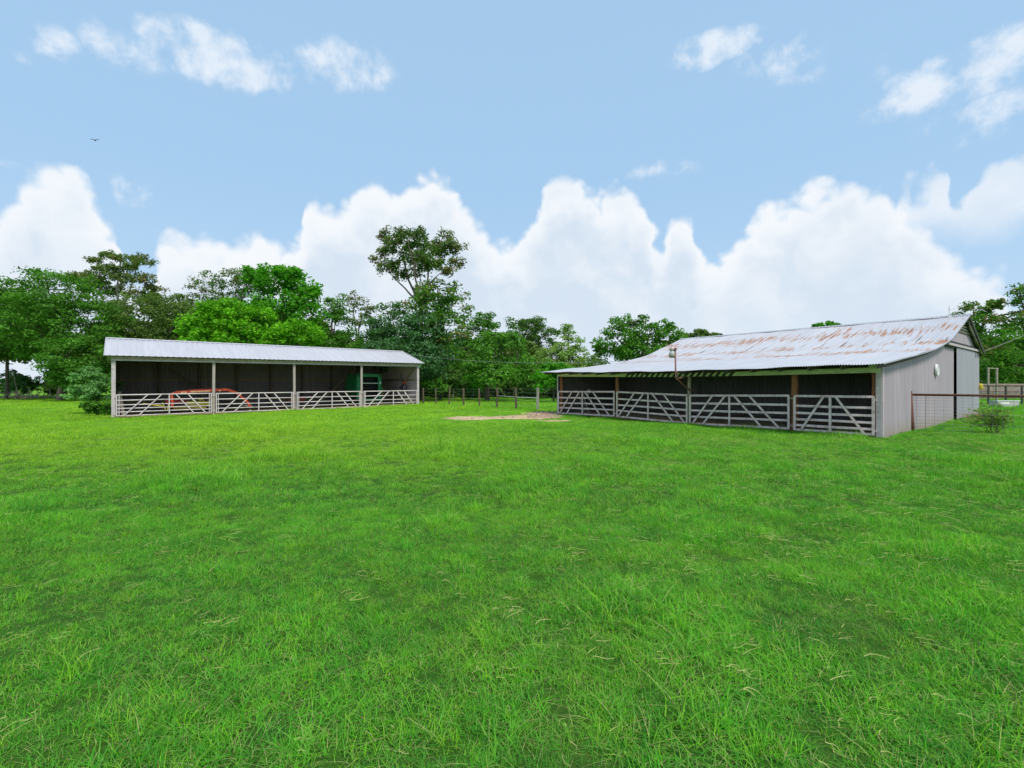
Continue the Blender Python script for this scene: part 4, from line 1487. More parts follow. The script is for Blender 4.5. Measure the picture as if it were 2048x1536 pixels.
p_l = Vector((*LB.xy(LBL + 0.2, 3.2), 4.55))
p_r = Vector((*RB.xy(0.2, 6.0), 3.24))
wire_line(p_l, p_r, 0.42, 0.011, 'thin overhead wire slung between the two barns in front of the trees', M['wire'])
wire_line(Vector((*RB.xy(RBL + 0.3, 16.9), 3.5)), at(2120, 640, 27.0), 0.03, 0.007, 'pale overhead wire running from the barn gable out past the dark trees', M['trim_paint'])


# ------------------------------------------------------------------ fences
def post_fence():
    A, B = np.array((-7.7, 40.6)), np.array((1.62, 29.6))
    x0, y0 = A
    r = empty('wire_fence', (x0, y0, 0), 0, 'row of dark split wooden posts with wire between the two barns', 'fence')
    tops = []
    for i in range(8):
        p = A + (B - A) * i / 7
        Y = p[1]
        g = gz(p[0], p[1])
        top = CAMH + (768 - (775 + random.uniform(0, 1.2))) / F * Y
        m = MB()
        R = random.uniform(0.06, 0.08) if i < 7 else 0.085
        lean = random.uniform(-0.05, 0.05)
        pts = [(p[0] - x0 + lean * k / 5 + random.uniform(-.008, .008), p[1] - y0 + random.uniform(-.01, .01), g - 0.3 + (top - g + 0.3) * k / 5) for k in range(6)]
        m.tube(pts, [R * random.uniform(0.9, 1.1) for _ in pts], 8)
        m.build('post', M['fence_wood'] if i < 7 else M['frame_wood'], r)
        tops.append((p[0] - x0, p[1] - y0, g, top))
    for fz in (0.94, 0.78, 0.6, 0.4, 0.2):
        m = MB()
        pts = [Vector((t_[0], t_[1] - 0.09, t_[2] + (t_[3] - t_[2]) * fz)) for t_ in tops]
        m.tube([Vector((-1.0, 1.1, pts[0].z))] + pts + [pts[-1] + (pts[-1] - pts[-2]) * 1.6], 0.003, 5)
        m.build('wire_strand', M['wire'], r)
    m = MB()
    a, b = tops[5], tops[7]
    m.tube([(a[0], a[1] - 0.1, 0.93), (tops[6][0], tops[6][1] - 0.1, 0.88), (b[0], b[1] - 0.1, 0.87)], 0.013, 8)
    m.build('white_rail', M['white_pipe'], r, True)
    m = MB()
    for k in (-0.04, 0.04):
        m.tube([(b[0] + k, b[1] - 0.1, b[3] - 0.5), (b[0] + k * 1.5, b[1] - 0.1, b[2] + 0.2)], 0.008, 5)
    m.build('tie_wire', M['white_pipe'], r)


post_fence()


def back_fence():
    """second, thinner fence under the trees"""
    r = empty('thin_post_fence', (-6.0, 47.5, 0), 0, 'faint fence of thin steel stakes and wire under the rounded trees', 'fence')
    pts = []
    for i in range(8):
        x, y = -6.0 + i * 2.05, 47.5 - i * 0.55
        g = gz(x, y)
        m = MB()
        m.bar((x + 6, y - 47.5, g - 0.2), (x + 6 + random.uniform(-.1, .1), y - 47.5, g + 1.25), 0.05, 0.05)
        m.build('stake', M['grey_pipe'] if i % 3 else M['frame_wood'], r)
        pts.append(Vector((x + 6, y - 47.5 - 0.04, g)))
    for z in (0.4, 0.8, 1.15):
        m = MB()
        m.tube([p + Vector((0, 0, z)) for p in pts], 0.0025, 5)
        m.build('wire_strand', M['wire'], r)


back_fence()


def pipe_fence():
    P0 = Vector((14.62, 17.1, 0))
    P1 = Vector((20.6, 13.4, 0))
    d = (P1 - P0).normalized()
    g = gz(P0.x, P0.y)
    r = empty('pipe_fence', (P0.x, P0.y, g), 0, 'rusty pipe rail with a leaning end post and wire mesh beside the grey wall', 'fence')
    m = MB()
    m.tube([(0.07, 0, -0.3), (0.07 * 0.2, 0, 0.3), (-0.06, 0.0, 1.50 - g)], 0.062, 12)
    m.build('end_post', M['rust_pipe'], r, True)
    m = MB()
    b = P1 - P0
    m.tube([(-0.03, 0, 1.36 - g), b * 0.5 + Vector((0, 0, 1.345 - g)), b + Vector((0, 0, 1.34 - g))], 0.043, 10)
    m.build('top_rail', M['rust_pipe'], r, True)
    m = MB()
    m.tube([(b.x, b.y, -0.3), (b.x, b.y, 1.42 - g)], 0.062, 12)
    m.build('far_post', M['rust_pipe'], r, True)
    m = MB()
    top = 1.30
    for k in range(26):
        q = d * (-0.62 + 0.25 * k)
        if k in (4,):
            m.tube([(q.x, q.y, -0.05), (q.x + 0.02, q.y, top)], 0.008, 5)
        else:
            m.tube([(q.x, q.y, -0.05), (q.x, q.y, top)], 0.0038, 4)
    for j, z in enumerate((1.30, 1.22, 1.12, 1.02, 0.9, 0.78, 0.66, 0.54, 0.42, 0.3, 0.19, 0.09, 0.02)):
        e = 25 if j % 3 == 0 else 9
        q0, q1 = d * -0.62, d * (-0.62 + 0.25 * e)
        m.tube([(q0.x, q0.y, z), (q1.x, q1.y, z + 0.01)], 0.0038, 4)
    m.build('wire_mesh', M['dark_wire'], r)


pipe_fence()


def stubs():
    for i, (px, py, h) in enumerate(((1887, 843, 0.26), (1894, 840, 0.32))):
        Y = 20.6 + i * 0.7
        x = (px - 1024) / F * Y
        m = MB()
        m.bar((0, 0, -0.1), (0.01, 0, h + 0.08), 0.09, 0.09, chamfer=0.02)
        m.bar((0, 0, h + 0.06), (0.05, 0, h + 0.09), 0.1, 0.05)
        o = m.build('rusty_stake', M['grey_pipe'])
        o.location = (x, Y, gz(x, Y) + (0.0))
        tag(o, ('shorter' if i == 0 else 'taller') + ' dark stake stub at the foot of the grey side wall', 'stake', 'dark stake stubs by the side wall')


stubs()


def corral():
    Y0 = 36.0
    x0 = (1958 - 1024) / F * Y0
    r = empty('corral_fence', (x0, Y0, 0), 0, 'dark red pipe corral fence behind the barn corner on the right', 'fence')
    x1 = 48.0
    for z, rad in ((1.60, 0.045), (1.18, 0.025), (0.72, 0.03)):
        m = MB()
        m.tube([(0, 0, z), (x1 - x0, -1.5, z)], rad, 8)
        m.build('rail', M['red_pipe'], r, True)
    for px in (1975, 2006, 2034, 2075):
        x = (px - 1024) / F * Y0 - x0
        m = MB()
        m.tube([(x, -0.12 * x, -0.2), (x, -0.12 * x, 1.66)], 0.06, 8)
        m.build('post', M['grey_pipe'], r)
    # board fence further off
    Y1 = 50.0
    xs = (1950 - 1024) / F * Y1
    b = empty('board_fence', (xs, Y1, 0), 0, 'greyed vertical board fence behind the red pipe corral', 'fence')
    m = MB()
    x = 0.0
    while x < 14:
        wd = random.uniform(0.16, 0.24)
        m.box((x, 0, 0.86 + random.uniform(-.02, .02)), (wd - 0.03, 0.03, 1.74))
        x += wd
    m.build('boards', M['board_grey'], b)
    m = MB()
    m.box((7, -0.04, 1.70), (14, 0.06, 0.16))
    m.box((7, -0.04, 0.9), (14, 0.06, 0.12))
    m.build('rail', M['board_grey'], b)
    # timber frame
    Y2 = 38.5
    xa, xb = (1976.5 - 1024) / F * Y2, (1993.5 - 1024) / F * Y2
    f = empty('timber_frame', ((xa + xb) / 2, Y2, gz(xa, Y2)), 0, 'narrow grey timber doorway frame standing in the corral', 'frame')
    hw = (xb - xa) / 2
    for sx in (-hw, hw):
        m = MB()
        m.bar((sx, 0, -0.1), (sx, 0, 2.85), 0.11, 0.11)
        m.build('post', M['frame_wood'], f)
    m = MB()
    m.bar((-hw - 0.08, 0, 2.90), (hw + 0.1, 0, 2.86), 0.12, 0.09)
    m.build('lintel', M['frame_wood'], f)
    # trough
    Y3 = 32.5
    xt = (2007 - 1024) / F * Y3
    t_ = empty('water_trough', (xt, Y3, gz(xt, Y3) + 0.02), 0.0, 'low pale water trough in the grass behind the corral rail', 'trough')
    m = MB()
    o_ = [(-0.72, -0.3), (0.78, -0.3), (0.78, 0.3), (-0.72, 0.3)]
    i_ = [(-0.64, -0.22), (0.70, -0.22), (0.70, 0.22), (-0.64, 0.22)]
    m.quad_strip([[(a * 0.97, b_, -0.1) for a, b_ in o_], [(a, b_, 0.40) for a, b_ in o_], [(a, b_, 0.40) for a, b_ in i_], [(a, b_, 0.1) for a, b_ in i_]])
    m.build('basin', M['trough'], t_)
    m = MB()
    m.box((0.02, -0.31, 0.395), (1.58, 0.04, 0.06))
    m.build('rim', M['white_enamel'], t_)
    m = MB()
    m.box((-0.25, -0.318, 0.22), (0.60, 0.03, 0.14))
    m.build('plaque', M['white_enamel'], t_)
    # yellow canister on the barn corner
    x, y = RB.xy(RBL + 0.14, 17.0)
    o = MB()
    o.lathe((0, 0, 0), [(0.10, 0.0), (0.11, 0.03), (0.11, 0.24), (0.07, 0.30), (0.03, 0.33)], 14)
    k = o.build('yellow_canister', M['yellow_box'], None, True)
    k.location = (x, y, CAMH - 0.30)
    tag(k, 'small yellow canister hung at the back corner of the grey wall', 'canister')


corral()


def bird():
    p = at(190, 280.5, 26.0)
    r = empty('bird', p, 0.0, 'small dark bird flying high in the clear sky on the left', 'bird')
    m = MB()
    m.tube([(-0.16, 0, 0.0), (-0.10, 0, 0.0), (-0.04, 0, -0.012), (0.04, 0, -0.008), (0.08, 0, 0.01), (0.105, 0, 0.012)], [0.012, 0.018, 0.038, 0.036, 0.022, 0.006], 10)
    for sg in (-1, 1):
        w = [Vector((0.05, 0.01 * sg, 0.01)), Vector((0.04, 0.12 * sg, 0.05)), Vector((-0.01, 0.26 * sg, 0.085))]
        v = [Vector((-0.03, 0.01 * sg, 0.01)), Vector((-0.045, 0.12 * sg, 0.045)), Vector((-0.04, 0.27 * sg, 0.085))]
        m.quad_strip([[a, b, b - Vector((0, 0, 0.006)), a - Vector((0, 0, 0.006))] for a, b in zip(w, v)])
    o = m.build('bird_body', M['bird'], r, True)
    r.rotation_euler = (0.15, 0, math.radians(-62))
    r.scale = (0.75, 0.75, 0.75)


bird()


# ------------------------------------------------------------------ rubble
def rubble():
    rn = np.random.default_rng(5)
    V, Q, nb = [], [], 0
    base = np.array([(-1, -1, -1), (1, -1, -1), (1, 1, -1), (-1, 1, -1), (-1, -1, 1), (1, -1, 1), (1, 1, 1), (-1, 1, 1)], float)
    fc = np.array([(0, 3, 2, 1), (4, 5, 6, 7), (0, 1, 5, 4), (1, 2, 6, 5), (2, 3, 7, 6), (3, 0, 4, 7)])
    cnt = 0
    while cnt < 420:
        x, y = rn.uniform(-3.6, 3.4), rn.uniform(23.4, 28.4)
        f = float(bare_field(np.array(x), np.array(y)))
        if f < 0.55 or RB.inside(x, y, 0, RBL, -0.05, 9) or rn.random() > (1.0 if x > 0.8 else 0.05):
            continue
        s = rn.uniform(0.010, 0.034) * (1.0 if rn.random() < 0.9 else 1.5)
        v = base * (s * rn.uniform(0.6, 1.3, 3)) * rn.uniform(0.7, 1.15, (8, 3))
        a = rn.uniform(0, 6.3)
        R = np.array([[math.cos(a), -math.sin(a), 0], [math.sin(a), math.cos(a), 0], [0, 0, 1]])
        v = v @ R.T + np.array((x, y, gz(x, y) + s * 0.4 + 0.02 + 0.05 * max(0, f - 0.9)))
        V.append(v)
        Q.append(fc + nb)
        nb += 8
        cnt += 1
    o = np_mesh('rubble', np.concatenate(V), np.concatenate(Q), M['stone'])
    tag(o, 'scatter of small pinkish rubble on the bare earth by the barn corner', 'rubble', kind='stuff')


rubble()

# ------------------------------------------------------------------ trees
PAL = {   # (dark, light) leaf colours
    'deep': ((0.042, 0.109, 0.024), (0.132, 0.250, 0.051)),
    'olive': ((0.067, 0.125, 0.027), (0.191, 0.283, 0.067)),
    'mid': ((0.047, 0.144, 0.019), (0.139, 0.336, 0.038)),
    'bright': ((0.041, 0.186, 0.014), (0.132, 0.425, 0.021)),
    'lime': ((0.060, 0.220, 0.011), (0.215, 0.530, 0.021)),
    'pale': ((0.121, 0.230, 0.050), (0.344, 0.478, 0.122)),
    'feather': ((0.092, 0.240, 0.071), (0.243, 0.460, 0.150)),
    'bronze': ((0.119, 0.125, 0.047), (0.251, 0.209, 0.093)),
    'bluish': ((0.042, 0.125, 0.044), (0.119, 0.250, 0.084)),
}


def unit(v):
    return v / np.maximum(np.linalg.norm(v, axis=1, keepdims=True), 1e-6)


def leaf_arrays(centres, rad, per, size, pal, rn, flat=0.65, edge_pal=None, droop=0.0, crown_c=None):
    """leaf quads scattered in clumps; returns verts, quads, tints"""
    n = len(centres)
    idx = np.repeat(np.arange(n), per)
    k = len(idx)
    off = rn.normal(size=(k, 3))
    off = unit(off) * (rn.random((k, 1)) ** 0.45)
    off[:, 2] *= flat
    off[:, 2] = np.abs(off[:, 2]) * np.where(rn.random(k) < 0.72, 1, -1)
    pos = centres[idx] + off * rad[idx][:, None]
    nrm = unit(unit(off + 1e-4) * 0.7 + rn.normal(size=(k, 3)) * 0.65 + np.array((0, 0, 0.55)))
    tmp = rn.normal(size=(k, 3))
    if droop:
        tmp = tmp + np.array((0, 0, -droop))
    tx = unit(np.cross(nrm, tmp))
    ty = np.cross(nrm, tx)
    sz = size * rn.uniform(0.6, 1.35, k)[:, None]
    L, W = sz * 0.62, sz * 0.36
    fold = nrm * (sz * rn.uniform(-0.16, 0.16, k)[:, None])
    v = np.stack([pos - tx * L, pos - ty * W + fold, pos + tx * L, pos + ty * W + fold], 1)
    d, l = np.array(PAL[pal][0]), np.array(PAL[pal][1])
    ct = rn.random(n)[idx]
    tt = np.clip(0.55 * ct + 0.45 * rn.random(k), 0, 1)[:, None]
    col = d + (l - d) * tt
    col = col * rn.uniform(0.8, 1.2, (k, 1))
    if edge_pal is not None and crown_c is not None:
        e = np.array(PAL[edge_pal][1])
        far = np.linalg.norm(centres - crown_c, axis=1)
        far = (far - far.min()) / max(np.ptp(far), 1e-6)
        mk = (rn.random(k) < (far[idx] ** 2) * 0.75)[:, None]
        col = np.where(mk, e * rn.uniform(0.7, 1.2, (k, 1)), col)
    col4 = np.concatenate([col, np.ones((k, 1))], 1)
    col4 = np.repeat(col4, 4, axis=0)
    q = np.arange(k * 4).reshape(k, 4)
    return v.reshape(-1, 3), q, col4


def limb(mb, a, b, r0, r1, rn, bend=0.12, n=6, sides=6):
    a, b = np.array(a, float), np.array(b, float)
    L = np.linalg.norm(b - a)
    mid = rn.normal(size=3) * bend * L * 0.5
    mid[2] = abs(mid[2]) * 0.6
    pts = []
    for i in range(n + 1):
        t_ = i / n
        pts.append(Vector(a + (b - a) * t_ + mid * math.sin(PI * t_) + rn.normal(size=3) * L * 0.008))
    rr = [r0 + (r1 - r0) * (i / n) ** 0.8 for i in range(n + 1)]
    mb.tube(pts, rr, sides)


def tree(name, label, group, base, lobes, pal, trunk_r, seed, fork=None, leaf=0.26, per=68, rs=0.95, dens=1.0, hollow=0.5, bark='bark', show_limbs=0.5, edge_pal=None, trunk=True, flat=0.65, droop=0.0, cat='tree'):
    """base (px, Y); lobes: (px, py, rx_px, ry_px, depth offset m). Every crown is built in the round at its real distance."""
    rn = np.random.default_rng(seed)
    px, Y = base
    bx = (px - 1024) / F * Y
    bz = gz(bx, Y)
    root = empty(name, (bx, Y, bz), 0, label, cat, group)
    O = np.array((bx, Y, bz))
    cs, rr, lc = [], [], []
    for (lx, ly, rx, ry, dz) in lobes:
        Yl = Y + dz
        c = np.array(at(lx, ly, Yl)) - O
        a, b = 1.12 * rx / F * Yl, 1.12 * ry / F * Yl
        lc.append((c, a, b))
        r_ = min(rs, 0.55 * min(a, b))
        n = max(5, int(dens * 2.0 * (a * b + 0.5 * a * a) / (r_ * r_)))
        d = unit(rn.normal(size=(n, 3)))
        rad = hollow + (1 - hollow) * rn.random((n, 1)) ** 0.5
        wob = 1 + 0.16 * np.sin(d[:, :1] * 5 + seed) * np.cos(d[:, 2:] * 4 + seed * 1.7) + 0.10 * rn.normal(size=(n, 1))
        p = c + d * rad * wob * (np.array((a, a * 0.9, b)) - r_ * 0.55)
        p[:, 2] = np.maximum(p[:, 2], 0.25)
        cs.append(p)
        rr.append(r_ * rn.uniform(0.65, 1.3, n))
    cs, rr = np.concatenate(cs), np.concatenate(rr)
    cc = cs.mean(0)
    v, q, col = leaf_arrays(cs, rr, per, leaf, pal, rn, flat, edge_pal, droop, cc)
    v[:, 2] = np.maximum(v[:, 2], 0.0)
    crown = np_mesh('crown', v, q, M['leaf'], root, {'tint': ('FLOAT_COLOR', col)})
    if trunk:
        tz = fork if fork is not None else max(1.0, min(c[2] - b * 0.4 for c, a, b in lc))
        m = MB()
        top = np.array((cc[0] * 0.25 * min(1, tz / 6), 0, tz))
        pts = [Vector((0, 0, -0.3)), Vector((0, 0, 0.15))] + [Vector(top * k + rn.normal(size=3) * 0.05 * np.array((1, 1, 0))) for k in (0.3, 0.6, 1.0)]
        m.tube(pts, [trunk_r * 1.45, trunk_r * 1.15, trunk_r, trunk_r * 0.9, trunk_r * 0.78], 10)
        cen = np.array([c + np.array((0, 0, b * 0.2)) for c, a, b in lc])
        mains = [int(np.argmax(cen[:, 2]))]
        while len(mains) < min(len(cen), 6):
            dd = np.min(np.linalg.norm(cen[:, None] - cen[mains][None], axis=2), axis=1)
            mains.append(int(np.argmax(dd)))
        stems = []
        for k_ in mains:
            st = top * rn.uniform(0.82, 1.0)
            tip = cen[k_]
            knee = st + (tip - st) * 0.45 + np.array((0, 0, 0.10 * np.linalg.norm(tip - st))) + rn.normal(size=3) * 0.06 * np.linalg.norm(tip - st)
            limb(m, st, knee, trunk_r * 0.62, trunk_r * 0.38, rn, 0.08)
            limb(m, knee, tip, trunk_r * 0.38, trunk_r * 0.10, rn, 0.10)
            stems += [st + (knee - st) * f_ for f_ in (0.4, 0.7, 1.0)] + [knee + (tip - knee) * f_ for f_ in (0.35, 0.7)]
        stems = np.array(stems)

        def nearest(pt):
            ok_ = stems[stems[:, 2] < pt[2] + 0.6]
            ok_ = ok_ if len(ok_) else stems
            return ok_[np.argmin(np.linalg.norm(ok_ - pt, axis=1))]
        for k_ in range(len(cen)):
            if k_ not in mains:
                limb(m, nearest(cen[k_]), cen[k_], trunk_r * 0.26, trunk_r * 0.08, rn, 0.14, 5, 5)
        stems = np.concatenate([stems, cen])
        for pt in cs[rn.permutation(len(cs))[:int(90 * show_limbs)]]:
            limb(m, nearest(pt), pt, trunk_r * 0.13, trunk_r * 0.04, rn, 0.15, 4, 4)
        m.build('trunk', M[bark], root, True)
    return root


WG = 'trees of the wood behind the barns'
# left end
tree('oak_tree', 'broad dark tree at the left edge of the photo with a bare straight trunk', WG, (14, 62), [(-30, 640, 70, 70, 0), (20, 680, 55, 40, -2), (60, 610, 60, 45, 2), (-30, 705, 60, 26, -3)], 'deep', 0.20, 11, fork=6.0, rs=1.1, dens=1.3)
tree('oak_tree', 'big spreading low-branched tree left of the pale roofed barn', WG, (124, 58), [(95, 590, 95, 48, 0), (60, 650, 85, 60, -1), (150, 650, 85, 60, 0), (190, 700, 60, 50, -1), (140, 715, 62, 46, -4), (172, 745, 55, 38, -3), (138, 752, 34, 26, -5)], 'mid', 0.5, 12, fork=2.4, rs=1.1, per=80, dens=1.25)
tree('elm_tree', 'tall airy flat-topped tree with pale limbs rising above the big spreading tree', WG, (232, 72), [(149, 557, 23, 15, -1.8), (171, 552, 23, 11, 2.0), (191, 522, 21, 13, 1.6), (215, 510, 21, 11, -1.0), (223, 537, 20, 13, -0.2), (224, 547, 18, 13, 1.2), (243, 520, 22, 13, -2.9), (272, 515, 22, 13, 2.8), (287, 525, 24, 15, 1.1), (262, 532, 19, 13, 0.7), (248, 557, 25, 13, -2.2), (275, 557, 24, 15, 2.8), (290, 559, 23, 15, -2.9), (300, 574, 18, 14, -2.0), (203, 562, 23, 13, 0.4), (191, 569, 25, 12, -0.5), (136, 557, 21, 11, -2.6), (235, 577, 18, 12, 0.6), (267, 586, 20, 15, -2.8), (292, 596, 25, 15, -1.5), (218, 586, 18, 11, 2.0), (309, 584, 22, 14, 0.9), (198, 542, 21, 14, -1.8), (248, 539, 25, 14, -0.0), (230, 625, 50, 26, 0)], 'olive', 0.38, 13, fork=11.0, rs=0.85, per=36, dens=0.80, hollow=0.1, bark='pale_bark', show_limbs=1.2, edge_pal='bronze', leaf=0.25, flat=0.8)
tree('oak_tree', 'dense olive tree above the left end of the pale roof', WG, (300, 64), [(300, 640, 80, 50, 0), (250, 670, 60, 45, -2), (350, 660, 60, 50, -1), (330, 610, 50, 26, 1), (265, 720, 80, 40, -4)], 'olive', 0.5, 14, rs=1.1, dens=1.35)
tree('elm_tree', 'open rounded crown showing sky, behind the lime green tree', WG, (440, 78), [(440, 575, 55, 38, 0), (405, 590, 34, 28, -1), (475, 575, 40, 30, 1), (430, 625, 60, 30, 0), (500, 560, 40, 20, 0)], 'deep', 0.4, 15, fork=11.0, rs=0.9, per=46, dens=0.65, show_limbs=1.1, edge_pal='bronze', bark='pale_bark')
tree('pecan_tree', 'tall bright green tree with a ragged leaning top behind the pale roof', WG, (565, 58), [(565, 610, 76, 55, 0), (560, 565, 55, 30, 0), (600, 640, 45, 40, -1), (520, 640, 42, 42, -1), (575, 545, 26, 16, 0), (615, 585, 30, 22, 0), (510, 555, 28, 20, 1)], 'bright', 0.4, 16, leaf=0.32, droop=0.6, rs=0.9, per=56, flat=0.95)
tree('pecan_tree', 'lime green broad tree just behind the pale roof', WG, (455, 52), [(455, 645, 80, 42, 0), (420, 665, 55, 35, -1), (500, 650, 55, 35, 0), (455, 690, 85, 30, -1), (440, 620, 40, 20, 0)], 'lime', 0.35, 17, leaf=0.30, droop=0.6, rs=0.8, per=60, flat=0.95)
tree('pecan_tree', 'smaller lime green tree tucked right of the broad lime one', WG, (590, 50), [(590, 668, 52, 32, 0), (555, 680, 36, 22, -1), (620, 680, 26, 26, 0)], 'lime', 0.25, 18, leaf=0.30, droop=0.6, rs=0.75, per=56, flat=0.95)
tree('oak_tree', 'dark upright tree right of the tall bright green one', WG, (668, 62), [(672, 650, 42, 40, 0), (668, 612, 24, 24, 0), (655, 690, 40, 30, -1), (690, 690, 40, 30, -1)], 'mid', 0.32, 19, rs=0.9)
tree('elm_tree', 'slender tree with bare forked stems and small open crown', WG, (716, 64), [(712, 605, 26, 24, 0), (735, 620, 18, 16, 0), (722, 640, 26, 16, 0), (700, 690, 34, 26, 0)], 'olive', 0.22, 20, fork=8.5, rs=0.7, per=26, dens=0.8, show_limbs=1.3, edge_pal='bronze')
tree('cedar_tree', 'dark full evergreen below the tallest tree', WG, (800, 50.5), [(845, 720, 30, 40, -1), (840, 765, 26, 26, 3), (800, 655, 60, 48, 0), (760, 680, 45, 40, -1), (845, 680, 55, 60, -2), (815, 725, 90, 48, -3), (770, 720, 50, 40, -2), (880, 700, 45, 50, -1)], 'bluish', 0.3, 21, rs=1.0, per=76, dens=1.15)
tree('elm_tree', 'tallest tree with an open spreading crown high above the wood', WG, (844, 51), [(850, 583, 30, 20, 0), (838, 492, 30, 20, 0), (828, 520, 26, 18, 1), (864, 528, 28, 18, -1), (880, 500, 24, 18, 0.5), (790, 480, 21, 15, -2.4), (809, 468, 24, 16, -2.1), (839, 466, 19, 13, -0.6), (842, 487, 22, 19, 2.9), (818, 494, 18, 14, 0.1), (771, 473, 23, 15, 1.7), (763, 502, 19, 15, -1.7), (758, 523, 18, 19, 0.8), (770, 541, 22, 19, -1.4), (785, 527, 20, 15, -1.3), (802, 550, 23, 13, 2.1), (837, 541, 23, 18, -0.7), (852, 524, 21, 14, -1.5), (867, 527, 22, 13, 2.7), (872, 494, 22, 13, 2.5), (888, 473, 22, 19, 1.6), (900, 492, 21, 16, -0.5), (915, 499, 22, 16, -0.3), (910, 527, 21, 15, -1.4), (893, 541, 18, 13, -2.7), (874, 510, 22, 17, 0.2), (809, 517, 25, 18, -0.9), (842, 510, 21, 13, -0.5), (827, 480, 21, 18, 0.8), (781, 496, 22, 14, -0.9)], 'deep', 0.22, 22, fork=10.4, rs=0.75, per=34, dens=0.80, hollow=0.1, show_limbs=1.3, edge_pal='bronze', leaf=0.22, flat=1.0)
tree('oak_tree', 'vine-hung lower crown wrapped round the trunk of the tallest tree', WG, (880, 50), [(875, 585, 50, 32, 0), (905, 620, 42, 32, 0), (838, 600, 34, 30, -1), (890, 655, 55, 38, 0), (845, 640, 40, 30, -1)], 'mid', 0.2, 23, rs=0.9, per=56, dens=0.9, edge_pal='bronze', fork=7.0)
tree('oak_tree', 'mid green tree right of the tallest tree, behind the round one', WG, (955, 60), [(960, 670, 48, 42, 0), (975, 640, 28, 22, 0), (930, 700, 45, 45, -1), (955, 735, 60, 40, -4)], 'mid', 0.4, 24, rs=1.0)
tree('live_oak_tree', 'round full tree with a short stout trunk behind the post fence', WG, (974, 47), [(1002, 705, 62, 44, 0), (968, 735, 44, 34, -1), (1035, 735, 40, 34, -1), (1000, 750, 68, 26, -2), (1000, 680, 40, 22, 0)], 'mid', 0.24, 25, fork=1.6, rs=0.8, per=50, leaf=0.24)
tree('oak_tree', 'smooth dark crown seen between the round tree and the vine-covered one', WG, (1045, 74), [(1045, 665, 44, 30, 0), (1062, 648, 28, 16, 0), (1085, 680, 40, 28, 0), (1030, 690, 50, 30, 0)], 'deep', 0.4, 26, rs=1.0)
tree('vine_covered_tree', 'pale green cone-shaped tree smothered in vines near the end of the rusty roof', WG, (1137, 56), [(1136, 700, 30, 46, 0), (1136, 665, 14, 20, 0), (1155, 725, 40, 30, 0), (1100, 720, 36, 28, -1), (1180, 735, 40, 22, 0), (1120, 740, 40, 20, -2)], 'pale', 0.3, 27, rs=0.6, per=44, leaf=0.22)
tree('bush', 'bright yellow-green rounded bush beside the end of the rusty roofed barn', WG, (1108, 43), [(1108, 752, 44, 24, 0), (1090, 765, 28, 18, -1), (1125, 760, 34, 24, 0), (1108, 735, 26, 12, 0)], 'bright', 0.10, 28, fork=1.0, rs=0.55, per=48, leaf=0.2, cat='bush')
tree('oak_tree', 'spreading oak with sky showing through, behind the low end of the rusty roof', WG, (1275, 56), [(1265, 650, 46, 24, 0), (1235, 685, 52, 28, -1), (1300, 675, 52, 30, 0), (1340, 670, 34, 24, 0), (1280, 705, 70, 24, 0), (1200, 700, 18, 16, 0), (1350, 700, 36, 26, 0)], 'mid', 0.4, 29, rs=0.8, per=56, dens=0.85, show_limbs=1.0, leaf=0.27)
tree('oak_tree', 'small dark treetop showing over the left end of the ridge', WG, (1400, 76), [(1395, 668, 22, 10, 0), (1425, 672, 18, 6, 0), (1370, 690, 30, 20, 0)], 'olive', 0.25, 30, rs=0.7)
tree('oak_tree', 'tip of a green treetop peeking over the middle of the ridge', WG, (1650, 60), [(1650, 655, 26, 11, 0), (1650, 680, 40, 24, 0)], 'bright', 0.25, 31, rs=0.7)
tree('elm_tree', 'open tree with bronze-edged leaves behind the right gable', WG, (1950, 46), [(1945, 622, 36, 22, 0), (1975, 650, 34, 26, 0), (1920, 640, 26, 20, 0), (1960, 690, 36, 30, 0), (1985, 612, 20, 14, 0)], 'mid', 0.3, 32, fork=4.5, rs=0.7, per=48, dens=0.75, edge_pal='bronze', show_limbs=1.0, leaf=0.22)
tree('elm_tree', 'tall loose tree cut off by the right edge of the photo', WG, (2060, 44), [(2040, 600, 36, 24, 0), (2080, 590, 46, 34, 0), (2030, 630, 46, 20, 0), (2075, 650, 50, 30, 0)], 'mid', 0.3, 33, fork=4.5, rs=0.7, per=44, dens=0.75, edge_pal='bronze', show_limbs=1.0, leaf=0.22)
tree('oak_tree', 'dense dark tree low behind the corral at the right edge', WG, (2010, 55), [(2010, 690, 50, 40, 0), (2050, 680, 50, 44, 0), (1985, 725, 42, 44, -1), (2035, 740, 60, 40, -2), (2090, 720, 50, 50, 0)], 'mid', 0.4, 34, rs=0.8, per=56)
